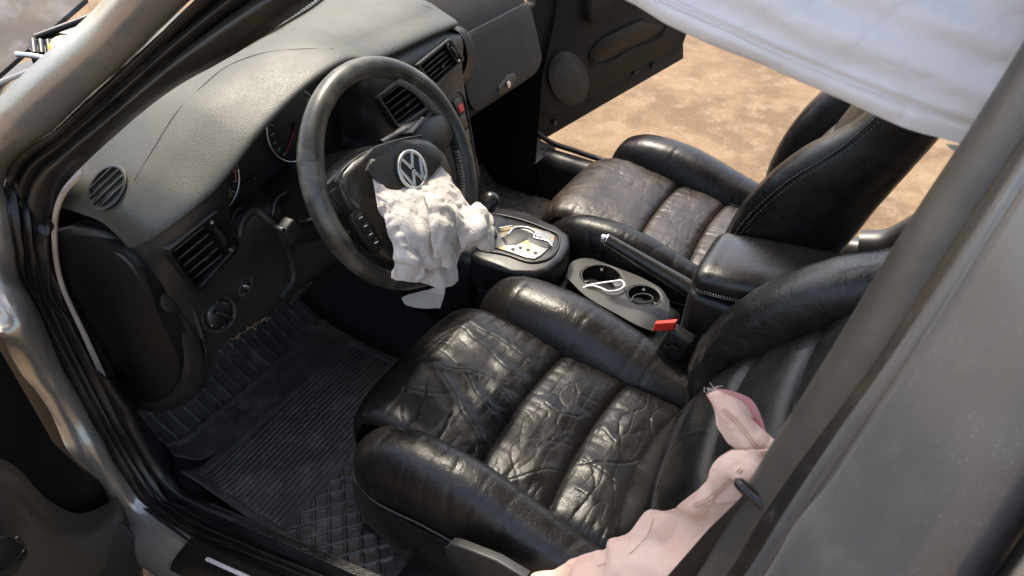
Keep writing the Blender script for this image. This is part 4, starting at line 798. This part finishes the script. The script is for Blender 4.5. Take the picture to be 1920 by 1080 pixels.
slab('gate_slot', zp([(940, 446), (962, 432), (972, 428), (988, 432), (1000, 438), (990, 448), (968, 458), (948, 458)], .3432), (0, 0, 1), .003, DIALF, gpl, bev=.0008)
slab('gate_slot', zp([(988, 441), (996, 438), (1030, 455), (1032, 462), (1024, 465), (992, 452)], .3433), (0, 0, 1), .003, DIALF, gpl, bev=.0008)
for x, y in ((962, 467), (976, 464), (990, 468), (1004, 474), (1012, 446)): spin('gate_mark', [(.0045, 0), (.004, .0008), (0, .0008)], at(x, y, Z=.3426), (0, 0, 1), DIALF, gpl, seg=12)
tube('gate_edge', curve(zp([(952, 440), (966, 427), (986, 426), (1004, 436), (1000, 444), (1026, 452), (1036, 462)], .3445), 40), .0022, CHROME, gpl, seg=8)
tube('gate_edge', curve(zp([(936, 428), (948, 426), (960, 424)], .349), 10), .0022, CHROME, gpl, seg=8)
lv = tube('gear_lever', curve([at(930, 445, Z=.335), at(922, 420, Z=.37), at(914, 398, Z=.40)], 14), .007, CHROME, car, seg=12)
tube('lever_knob', curve([at(908, 398, Z=.40), at(914, 386, Z=.415), at(924, 370, Z=.43), at(930, 362, Z=.437)], 24), [.010, .014, .017, .019, .020, .021, .021, .021, .021, .021, .021, .021, .021, .021, .021, .021, .0205, .020, .019, .0175, .015, .012, .008, .002], LEA_SMOOTH, lv, seg=24)
spin('knob_collar', [(.0, -.004), (.012, -.004), (.013, .004), (0, .005)], at(905, 402, Z=.392), at(924, 370, Z=.43) - at(905, 402, Z=.392), CHROME, lv, seg=20)
spin('console_button', [(.008, 0), (.008, .003), (.005, .004), (0, .004)], at(908, 538, X=-.098), (-1, 0, .1), PGLOSS, tun, seg=16)
# cup tray with two wells
tr_o = zp([(1058, 515), (1078, 488), (1110, 488), (1175, 512), (1235, 540), (1253, 572), (1250, 590), (1238, 606), (1222, 618), (1205, 616), (1150, 585), (1075, 545)], .275)
wells = [(at(1127, 521, Z=.275), .046), (at(1207, 556, Z=.275), .037)]
TG = loft([[at(x, y, Z=.275) for x, y in ((1062, 522), (1074, 492), (1092, 486), (1112, 487))], [at(x, y, Z=.276) for x, y in ((1100, 558), (1120, 530), (1140, 508), (1160, 505))], [at(x, y, Z=.276) for x, y in ((1155, 590), (1170, 565), (1190, 535), (1206, 524))], [at(x, y, Z=.275) for x, y in ((1205, 616), (1226, 596), (1240, 562), (1240, 545))], [at(x, y, Z=.270) for x, y in ((1222, 622), (1240, 604), (1254, 580), (1254, 566))]], 150, 170)
for c_, r_ in wells:
    rr_ = np.hypot(TG[..., 0] - c_[0], TG[..., 1] - c_[1]); TG[..., 2] -= .055 / (1 + np.exp((rr_ - r_) / .0012)); TG[..., 2] += .0025 * np.exp(-((rr_ - r_ - .003) / .002) ** 2)
tray = grid('cup_tray', TG, PGRY, car, thick=.003)
for c_, r_ in wells:
    cw = spin('cup_liner', [(r_ + .001, .0035), (r_ - .001, .0035), (r_ - .0022, -.05), (.001, -.05)], c_, (0, 0, 1), PBLK, tray, seg=44, caps=False)
    for a in (20, 140, 260):
        t = math.radians(a); rbox('cup_tab', c_ + V3([math.cos(t) * r_ * .80, math.sin(t) * r_ * .80, -.006]), (.014, .008, .010), PBLK, cw, bev=.002, R=Matrix.Rotation(t, 3, 'Z'))
G = [at(1205 + 19 * math.cos(t), 560 + 9 * math.sin(t), Z=.281) for t in np.linspace(0, 2 * math.pi, 33)]
multi('cup_ring', [tube_grid(np.array(G), .0018, 8)], PGRY, tray)
slab('tray_bridge', zp([(1148, 530), (1166, 516), (1186, 524), (1176, 542), (1160, 545)], .279), (0, 0, 1), .006, PBLK, tray, bev=.002)
# parking brake lever
hbp = [at(1126, 444, X=.055), at(1140, 450, X=.055), at(1180, 474, X=.056), at(1240, 510, X=.058), at(1290, 540, X=.06), at(1320, 560, X=.06)]
hb = tube('parking_brake', curve(hbp[1:], 60), np.linspace(.013, .020, 60), LEA_SMOOTH, car, seg=24)
tube('brake_tip', curve(hbp[:2], 8), [.004, .0085, .009, .009, .009, .0125, .0135, .0135], CHROME, hb, seg=16)
pp_ = curve(hbp[1:], 90) + V3([-.006, 0, .0155]); multi('brake_stitching', [tube_grid(np.array([pp_[i], pp_[i] * .5 + pp_[i + 1] * .5]) + V3([0, 0, (i / 90) * .0055]), .0008, 5) for i in range(0, 84, 2)], THREAD, hb)
# armrest: padded lid with piping, bin under it
def ring_arm(y, zt, w0, w1, th):
    a = np.linspace(0, 2 * math.pi, 56, endpoint=False); ca, sa = np.cos(a), np.sin(a); e = 2 / 3.0
    return np.stack([(w0 + w1) / 2 + (w1 - w0) / 2 * np.sign(ca) * np.abs(ca) ** e, np.full(56, y), zt - th / 2 + th / 2 * np.sign(sa) * np.abs(sa) ** e], -1)
R = np.stack([ring_arm(*q) for q in ((-.318, .468, -.055, .075, .02), (-.320, .484, -.074, .088, .045), (-.328, .494, -.083, .094, .062), (-.36, .502, -.087, .097, .070), (-.45, .516, -.088, .098, .072), (-.55, .530, -.088, .098, .072), (-.61, .535, -.084, .095, .066), (-.63, .528, -.075, .088, .05), (-.636, .515, -.05, .065, .02))])
R = np.stack([curve(R[:, i], 90) for i in range(56)], 1)
arm = grid('armrest', R + normals(R) * (.0008 * fbm(R * 14, 2))[..., None], LEA_SMOOTH, car, closed=True)
pip = curve([V3([-.02, -.3165, .452]), V3([-.060, -.320, .450]), V3([-.084, -.332, .450]), V3([-.0905, -.36, .456]), V3([-.092, -.45, .470]), V3([-.092, -.58, .486])], 120)
tube('armrest_piping', pip, .0022, LEA_SMOOTH, arm, seg=8)
multi('armrest_stitching', [tube_grid(np.array([pip[i], pip[i] * .4 + pip[i + 1] * .6]) + V3([-.0012, -.0008, .0055]), .0010, 5) for i in range(0, 118, 2)], WTHREAD, arm)
bn_ = rbox('armrest_bin', (.004, -.47, .30), (.155, .31, .27), PBLK, car, bev=.02)
# belt buckles
bk = rbox('belt_buckle', at(1258, 655, X=-.125), (.030, .052, .11), PBLK, car, bev=.006, R=Matrix.Rotation(math.radians(16), 3, 'X'))
slab('buckle_button', [at(x, y, X=-.142) for x, y in ((1222, 622), (1228, 607), (1267, 604), (1263, 620))], (-1, 0, .0), .010, REDP, bk, bev=.003)
tube('buckle_stalk', curve([at(1270, 690, X=-.12), at(1288, 705, X=-.12), at(1296, 725, X=-.12)], 12), .008, PBLK, bk, seg=10)
for k in range(2): rbox('buckle_ridge', at(1250 + 14 * k, 652, X=-.147), (.003, .012, .008), PBRN, bk, bev=.001)

# ------------------------------------------------------------------ loose things and the deployed airbags
# driver's floor mat: ribbed field, open diamond field, raised edge and a toe flap
def mat_height(x, y):
    h = np.zeros_like(x); edge = np.minimum(np.minimum(x + .700, -.19 - x), np.minimum(y + .02, .465 - y))
    rib = (np.abs(((y + .012 * np.sin(x * 5)) / .0118) % 1 - .5) < .17) & (y > .225 - .02 * (x + .4)) & (y < .445) & (edge > .02)
    u = (x * .9 + y) / .040; v = (x * .9 - y) / .040
    dia = ((np.abs(u % 1 - .5) > .40) | (np.abs(v % 1 - .5) > .40)) & (y <= .215 - .02 * (x + .4)) & (edge > .014)
    h = h + .0026 * rib + .0062 * dia + .006 * (edge < .012)
    return h
nx, ny = 330, 330
X_, Y_ = np.meshgrid(np.linspace(-.705, -.185, nx), np.linspace(-.03, .47, ny))
k_ = mat_height(X_, Y_); k_ = (k_ + np.roll(k_, 1, 0) + np.roll(k_, -1, 0) + np.roll(k_, 1, 1) + np.roll(k_, -1, 1)) / 5
Zm = .012 + k_ + .003 * fbm(np.stack([X_ * 4, Y_ * 4, X_ * 0], -1), 2) + .10 * np.clip((-.655 - X_) / .05, 0, 1) ** 2 * np.clip((Y_ - .30) / .12, 0, 1) * .3
fm = empty('floor_mat', (-.44, .2, 0)); tag(fm, 'black rubber floor mat with ribs and diamond cells below the steering wheel', 'floor mat', 'rubber floor mats')
MO = V3([-.44, .2, 0])
me_o = grid('mat_field', np.stack([X_, Y_, Zm], -1) - MO, MATR, fm, thick=.004)
toe_rows = []
for j, (y, z) in enumerate(((.47, .018), (.52, .022), (.57, .034), (.64, .08), (.70, .15), (.73, .21))):
    toe_rows.append([V3([x, y + .03 * math.exp(-((x + .70) / .05) ** 2), z + .05 * math.exp(-((x + .70) / .03) ** 2)]) for x in np.linspace(-.690 + .010 * j, -.18, 12)])
Gt = loft(toe_rows, 240, 80)
Nt = normals(Gt); Ht = .004 * (np.abs((Gt[..., 0] / .030) % 1 - .5) < .06) * (Gt[..., 1] > .555) + .005 * (np.abs(Gt[..., 1] - .548) < .006)
grid('mat_toe_flap', Gt + V3([0, 0, 1.]) * Ht[..., None] - MO, MATR, fm, thick=.004)
pm = empty('floor_mat', (.42, .38, 0)); tag(pm, 'dirty brown ribbed floor mat in front of the passenger seat', 'floor mat', 'rubber floor mats')
Xp, Yp = np.meshgrid(np.linspace(.13, .695, 190), np.linspace(.06, .60, 170))
Zp = .02 + .10 * np.clip((Yp - .52) / .1, 0, 1) ** 2 + .0040 * ((np.abs((Yp / .018) % 1 - .5) < .22) & (np.abs((Xp / .045) % 1 - .5) < .42)) + .004 * fbm(np.stack([Xp * 12, Yp * 12, Xp * 0], -1), 3)
grid('mat_field', np.stack([Xp, Yp, Zp], -1) - V3([.42, .38, 0]), DIRT, pm, thick=.004)
# driver's airbag hanging from the split hub cover
ab_o = wl(0, -.02, .03); dab = empty('driver_airbag', tuple(ab_o)); tag(dab, 'crumpled off-white airbag hanging out of the steering wheel hub', 'airbag', 'deployed airbags')
def buckle(G, sgn, excess, iters, seed, l0, lim=(-.004, .026), tang=.007, pin_top=True, stiff=.25):
    # a sheet with more cloth than the surface it hangs on: edges push apart until it folds
    N0 = normals(G) * sgn; nv, nu = G.shape[:2]
    X = G + N0 * (2.2 * facets(G, seed, 8, l0, l0 * .3) + .004 * fbm(G * 40 + seed, 2))[..., None]
    ru = np.linalg.norm(np.diff(G, axis=1), axis=-1) * excess; rv = np.linalg.norm(np.diff(G, axis=0), axis=-1) * (1 + (excess - 1) * .7)
    rd1 = np.linalg.norm(G[1:, 1:] - G[:-1, :-1], axis=-1) * (1 + (excess - 1) * .8); rd2 = np.linalg.norm(G[1:, :-1] - G[:-1, 1:], axis=-1) * (1 + (excess - 1) * .8)
    b = 6; bu = np.linalg.norm(G[:, b:] - G[:, :-b], axis=-1) * (1 + (excess - 1) * .35); bv = np.linalg.norm(G[b:] - G[:-b], axis=-1) * (1 + (excess - 1) * .2)
    w0 = np.clip(np.linspace(0, 1, nv) / .38, 0, 1)[:, None] if pin_top else np.ones((nv, 1))
    for it in range(iters):
        C = np.zeros_like(X)
        def con(A, B_, r, k, ineq=False):
            d = A - B_; L_ = np.linalg.norm(d, axis=-1) + 1e-9; e = (L_ - r)
            if ineq: e = np.minimum(e, 0)
            return (k * .5 * e / L_)[..., None] * d
        q = con(X[:, 1:], X[:, :-1], ru, .42); C[:, 1:] -= q; C[:, :-1] += q
        q = con(X[1:], X[:-1], rv, .42); C[1:] -= q; C[:-1] += q
        q = con(X[1:, 1:], X[:-1, :-1], rd1, .2); C[1:, 1:] -= q; C[:-1, :-1] += q
        q = con(X[1:, :-1], X[:-1, 1:], rd2, .2); C[1:, :-1] -= q; C[:-1, 1:] += q
        q = con(X[:, b:], X[:, :-b], bu, stiff, True); C[:, b:] -= q; C[:, :-b] += q
        q = con(X[b:], X[:-b], bv, stiff, True); C[b:] -= q; C[:-b] += q
        X = X + C
        D = X - G; h = (D * N0).sum(-1); T = D - h[..., None] * N0; tl = np.linalg.norm(T, axis=-1) + 1e-9
        T = T * np.minimum(1, tang / tl)[..., None]; h = np.clip(h, lim[0] * w0, lim[1] * w0)
        X = G + N0 * h[..., None] + T * w0[..., None]
    for _ in range(2): X[1:-1, 1:-1] = .6 * X[1:-1, 1:-1] + .1 * (X[2:, 1:-1] + X[:-2, 1:-1] + X[1:-1, 2:] + X[1:-1, :-2])
    return X
def cloth(name, rows, nu, nv, m, parent, o, amp, sc, seed, stretch=(1, 1, 1), th=.0012, edge=.0, extra=None, fk=.55, fl=(.085, .018), ramp=0., fdir=None, bk=None, fold0=0.):
    G = loft(rows, nu, nv); N0 = normals(G); s = np.sign((N0 * (CAM_POS - G)).sum(-1).mean()); U, Vv = uvgrid(G)
    if bk:
        if fold0: G = G + N0 * s * (np.clip(Vv / .3, 0, 1) * (fold0 * facets(G, seed + 3, 6, .075, .022, (1., .1, .25))))[..., None]
        return grid(name, buckle(G, s, *bk) - V3(o), m, parent, thick=th)
    d = .45 * amp * crumple(G * sc * V3(stretch), seed, 2) + amp * fk * facets(G, seed, 9, fl[0], fl[1], fdir) / .01 + (extra(U, Vv) if extra else 0)
    if ramp: d = d * np.clip(Vv / ramp, 0, 1)
    wv = amp * .8 * np.stack([noise(G * sc * .8 + seed + 31), noise(G * sc * .8 + seed + 57), noise(G * sc * .8 + seed + 83)], -1)
    return grid(name, G + N0 * s * d[..., None] + wv - V3(o), m, parent, thick=th)
def W3(pts): return [wp(x, y, o) for x, y, o in pts]
cloth('fabric_panel', [W3([(694, 318, .044), (725, 345, .042), (760, 345, .042), (800, 330, .042), (826, 312, .044)]), W3([(706, 372, .046), (735, 378, .062), (780, 372, .068), (822, 358, .064), (850, 343, .05)]),
    W3([(722, 415, .050), (750, 420, .075), (800, 412, .085), (850, 400, .082), (884, 386, .07)]), W3([(734, 450, .050), (760, 455, .075), (805, 448, .088), (860, 432, .088), (905, 415, .085)]),
    W3([(742, 488, .046), (765, 490, .065), (805, 486, .078), (842, 474, .078), (872, 462, .07)]), W3([(736, 518, .040), (765, 520, .052), (800, 516, .060), (835, 506, .060), (862, 488, .055)]), W3([(742, 528, .030), (770, 530, .040), (800, 532, .045), (826, 536, .045), (856, 514, .04)])],
    130, 140, BAG, dab, ab_o, .015, 9.5, 2.2, bk=(1.07, 170, 2.2, .09, (-.004, .011), .006), stretch=(1.5, 1, .8), ramp=.22, extra=lambda U, Vv: .0050 * np.clip(Vv * 2.5, 0, 1) * (np.abs(np.sin((U * 3.4 - Vv * .55 + .35 * noise(np.stack([U * 3, Vv * 3, U * 0 + 2], -1))) * 3.1)) ** .6 - .5))
cloth('fabric_fold', [W3([(704, 362, .058), (712, 366, .060), (722, 372, .060)]), W3([(722, 412, .064), (738, 415, .072), (752, 425, .074)]), W3([(734, 452, .064), (752, 460, .078), (775, 470, .082)]), W3([(742, 490, .060), (764, 496, .074), (795, 505, .078)]), W3([(735, 522, .050), (765, 528, .060), (800, 530, .062)])], 50, 110, BAG, dab, ab_o, .008, 13, 8.8, bk=(1.10, 120, 8.8, .06, (-.002, .010), .005))
cloth('fabric_fold', [W3([(848, 392, .088), (866, 388, .094), (888, 384, .094)]), W3([(850, 412, .096), (880, 404, .106), (924, 402, .108)]), W3([(856, 432, .094), (888, 428, .118), (928, 428, .116)]), W3([(862, 452, .092), (892, 448, .112), (926, 458, .110)]), W3([(866, 468, .084), (890, 464, .096), (905, 464, .098)])], 80, 80, BAG, dab, ab_o, .014, 17, 5.1, bk=(1.10, 130, 5.1, .06, (-.004, .011), .006, False))
cloth('fabric_fold', [W3([(790, 350, .070), (815, 346, .076), (840, 346, .070)]), W3([(800, 395, .092), (830, 390, .098), (862, 382, .088)]), W3([(806, 440, .096), (836, 436, .102), (864, 430, .092)]), W3([(812, 500, .075), (838, 496, .080), (862, 470, .07)])], 60, 100, BAG, dab, ab_o, .010, 13, 15.7, bk=(1.10, 120, 15.7, .06, (-.002, .010), .005))
cloth('fabric_tail', [W3([(752, 560, -.030), (790, 545, -.030), (834, 536, -.030)]), W3([(756, 568, -.026), (795, 562, -.022), (833, 548, -.026)]), W3([(776, 577, -.024), (800, 578, -.022), (824, 579, -.026)])], 80, 60, BAG, dab, ab_o, .004, 22, 4.4)
# curtain airbag along the driver's roof rail
def CX(pts, X): return [at(x, y, X=X) for x, y in pts]
cr_rows = [CX([(1110, -30), (1175, 0), (1335, 74), (1500, 148), (1660, 212), (1840, 276)], -.600), CX([(1120, -40), (1190, -8), (1345, 62), (1510, 134), (1672, 196), (1850, 258)], -.606), CX([(1180, -50), (1270, -10), (1400, 40), (1560, 98), (1720, 160), (1880, 214)], -.604),
           CX([(1260, -70), (1350, -35), (1480, 5), (1630, 50), (1780, 105), (1920, 150)], -.600), CX([(1360, -100), (1440, -72), (1560, -40), (1700, 0), (1840, 45), (1970, 80)], -.592), CX([(1480, -150), (1560, -125), (1680, -95), (1800, -60), (1920, -20), (2040, 10)], -.578)]
cu_o = cr_rows[0][2]; cab = empty('curtain_airbag', tuple(cu_o)); tag(cab, 'grey-white curtain airbag sheet hanging along the roof edge, its hem slanting down', 'airbag', 'deployed airbags')
def folds(U, Vv):
    w_ = noise(np.stack([U * 3, Vv * 2.2, U * 0 + 1.3], -1)) * .25
    return .0022 * np.sin((Vv * 1.0 + U * .10 + w_ * .5) * 19) - .003 * np.exp(-((Vv - .13) / .03) ** 2) + .002 * np.exp(-(Vv / .06) ** 2)
cloth('curtain_sheet', cr_rows, 190, 130, CURT, cab, cu_o, .003, 7, 6.3, extra=folds, th=.002, fk=.9, fl=(.16, .04), fdir=(.3, -.25, .9))
for kq in (0, 1): multi('hem_seam', [tube_grid(curve([p - cu_o + V3([-.0075, 0, .014 + .006 * kq]) for p in cr_rows[0]], 80), .0004, 5)], WTHREAD, cab)
slab('curtain_tab', [p - cu_o for p in CX([(1772, 270), (1838, 276), (1842, 290), (1800, 292)], -.612)], (-1, 0, .4), .002, mat('green_woven_tab', (.30, .36, .30), .8, grain=(900, .5, .001)), cab)
# side airbag pouring out of the driver's backrest
sa_o = at(1300, 960, X=-.62); sab = empty('side_airbag', tuple(sa_o)); tag(sab, 'pale pink airbag fabric spilling from the driver backrest over the seat edge', 'airbag', 'deployed airbags')
def SX(pts): return [at(x, y, X=X - .055) for x, y, X in pts]
P1 = [SX([(1322, 742, -.600), (1334, 734, -.602), (1350, 729, -.600)]), SX([(1342, 775, -.602), (1370, 770, -.61), (1404, 768, -.600)]), SX([(1366, 812, -.61), (1400, 812, -.618), (1432, 815, -.61)]), SX([(1388, 850, -.62), (1425, 850, -.628), (1466, 842, -.62)]), SX([(1396, 900, -.63), (1420, 895, -.635), (1448, 880, -.63)])]
flag = cloth('fabric_panel', P1, 50, 90, PINK, sab, sa_o, .005, 16, 3.3, bk=(1.03, 100, 3.3, .08, (-.003, .006), .004, False))
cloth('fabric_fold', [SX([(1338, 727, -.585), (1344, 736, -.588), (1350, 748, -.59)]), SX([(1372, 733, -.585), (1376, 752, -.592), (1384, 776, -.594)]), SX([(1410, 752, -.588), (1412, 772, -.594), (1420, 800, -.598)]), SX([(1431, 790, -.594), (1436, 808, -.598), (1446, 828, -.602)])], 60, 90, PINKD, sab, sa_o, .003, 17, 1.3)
P3 = [SX([(1382, 846, -.634), (1420, 842, -.644), (1470, 836, -.644)]), SX([(1335, 892, -.642), (1385, 892, -.652), (1436, 900, -.652)]), SX([(1285, 942, -.640), (1335, 945, -.655), (1400, 955, -.658)]), SX([(1226, 964, -.62), (1285, 985, -.648), (1360, 1010, -.665)]), SX([(1192, 1003, -.63), (1250, 1022, -.655), (1320, 1055, -.68)]), SX([(1082, 1041, -.64), (1160, 1060, -.67), (1260, 1095, -.69)]), SX([(1000, 1088, -.66), (1090, 1105, -.69), (1200, 1140, -.70)])]
drape = cloth('fabric_panel', P3, 80, 150, PINK, sab, sa_o, .0085, 12, 9.4, bk=(1.035, 140, 9.4, .12, (-.004, .010), .006, False))
def stitch_line(cst, pts, m, n=46):
    p = curve([cst_on(cst, x, y) for x, y in pts], n); multi('stitch_line', [tube_grid(p + 0, .0005, 5)], m, sab)
from mathutils import Vector as _V
def cst_on(obj, x, y):
    vs2 = [v.co + _V(sa_o) for v in obj.data.vertices]; 
    global _tree
    if _tree.get(obj.name) is None: _tree[obj.name] = BVHTree.FromPolygons(vs2, [list(p.vertices) for p in obj.data.polygons])
    h = _tree[obj.name].ray_cast(_V(CAM_POS), _V(ray(x, y)).normalized())[0]
    if h is None: h = _tree[obj.name].find_nearest(_V(CAM_POS) + _V(ray(x, y)).normalized() * .9)[0]
    return np.array(h) - V3(sa_o) + (CAM_POS - np.array(h)) * .0040
_tree = {}
for pts, ob, m_ in ((((1352, 770), (1385, 800), (1420, 845), (1446, 866)), flag, BRTH), (((1356, 766), (1389, 796), (1424, 840), (1450, 862)), flag, BRTH), (((1388, 878), (1350, 915), (1318, 938), (1298, 946)), drape, BRTH), (((1393, 881), (1355, 919), (1322, 943), (1302, 951)), drape, BRTH), (((1300, 948), (1340, 946), (1380, 940)), drape, BRTH), (((1225, 972), (1216, 1000), (1190, 1030), (1120, 1062)), drape, BRTH)): stitch_line(ob, pts, m_)
for k in (0, 4): multi('stitch_line', [tube_grid(curve([at(x, y + k, X=-.660) - sa_o for x, y in ((1352, 757), (1380, 766), (1405, 780), (1428, 802))], 30), .0009, 5)], REDTH, sab)
frn = []
for k in range(9):
    p = at(1327 + 1.4 * k, 736 - .5 * k, X=-.655) - sa_o; frn.append(tube_grid(curve([p, p + V3([_rng.normal() * .002, _rng.normal() * .002, .003]), p + V3([_rng.normal() * .004, _rng.normal() * .004, .006])], 5), .00025, 4))
tag(multi('frayed_threads', frn, WTHREAD, sab), kind='stuff')
# white cable dropped into the cup holder
ca_ = at(1140, 545, Z=.285); cable = tube('charging_cable', curve([at(x, y, Z=z) - ca_ for x, y, z in ((1098, 536, .280), (1120, 532, .284), (1148, 528, .290), (1166, 527, .292), (1171, 534, .291), (1162, 543, .289), (1140, 546, .287), (1126, 540, .286), (1108, 536, .284), (1092, 540, .276))], 90), .0024, WCAB, None, seg=10)
cable.location = tuple(ca_); tag(cable, 'thin white cable looped over the cup holder by the driver seat', 'cable')
# names that Blender suffixed stay as they are; sub-part bundles too fine to pick apart
for o in bpy.data.objects:
    if o.type == 'MESH' and any(k in o.name for k in ('stitching', 'rim_lacing', 'frayed', 'gauge_ticks')): o['kind'] = 'stuff'

fixup()
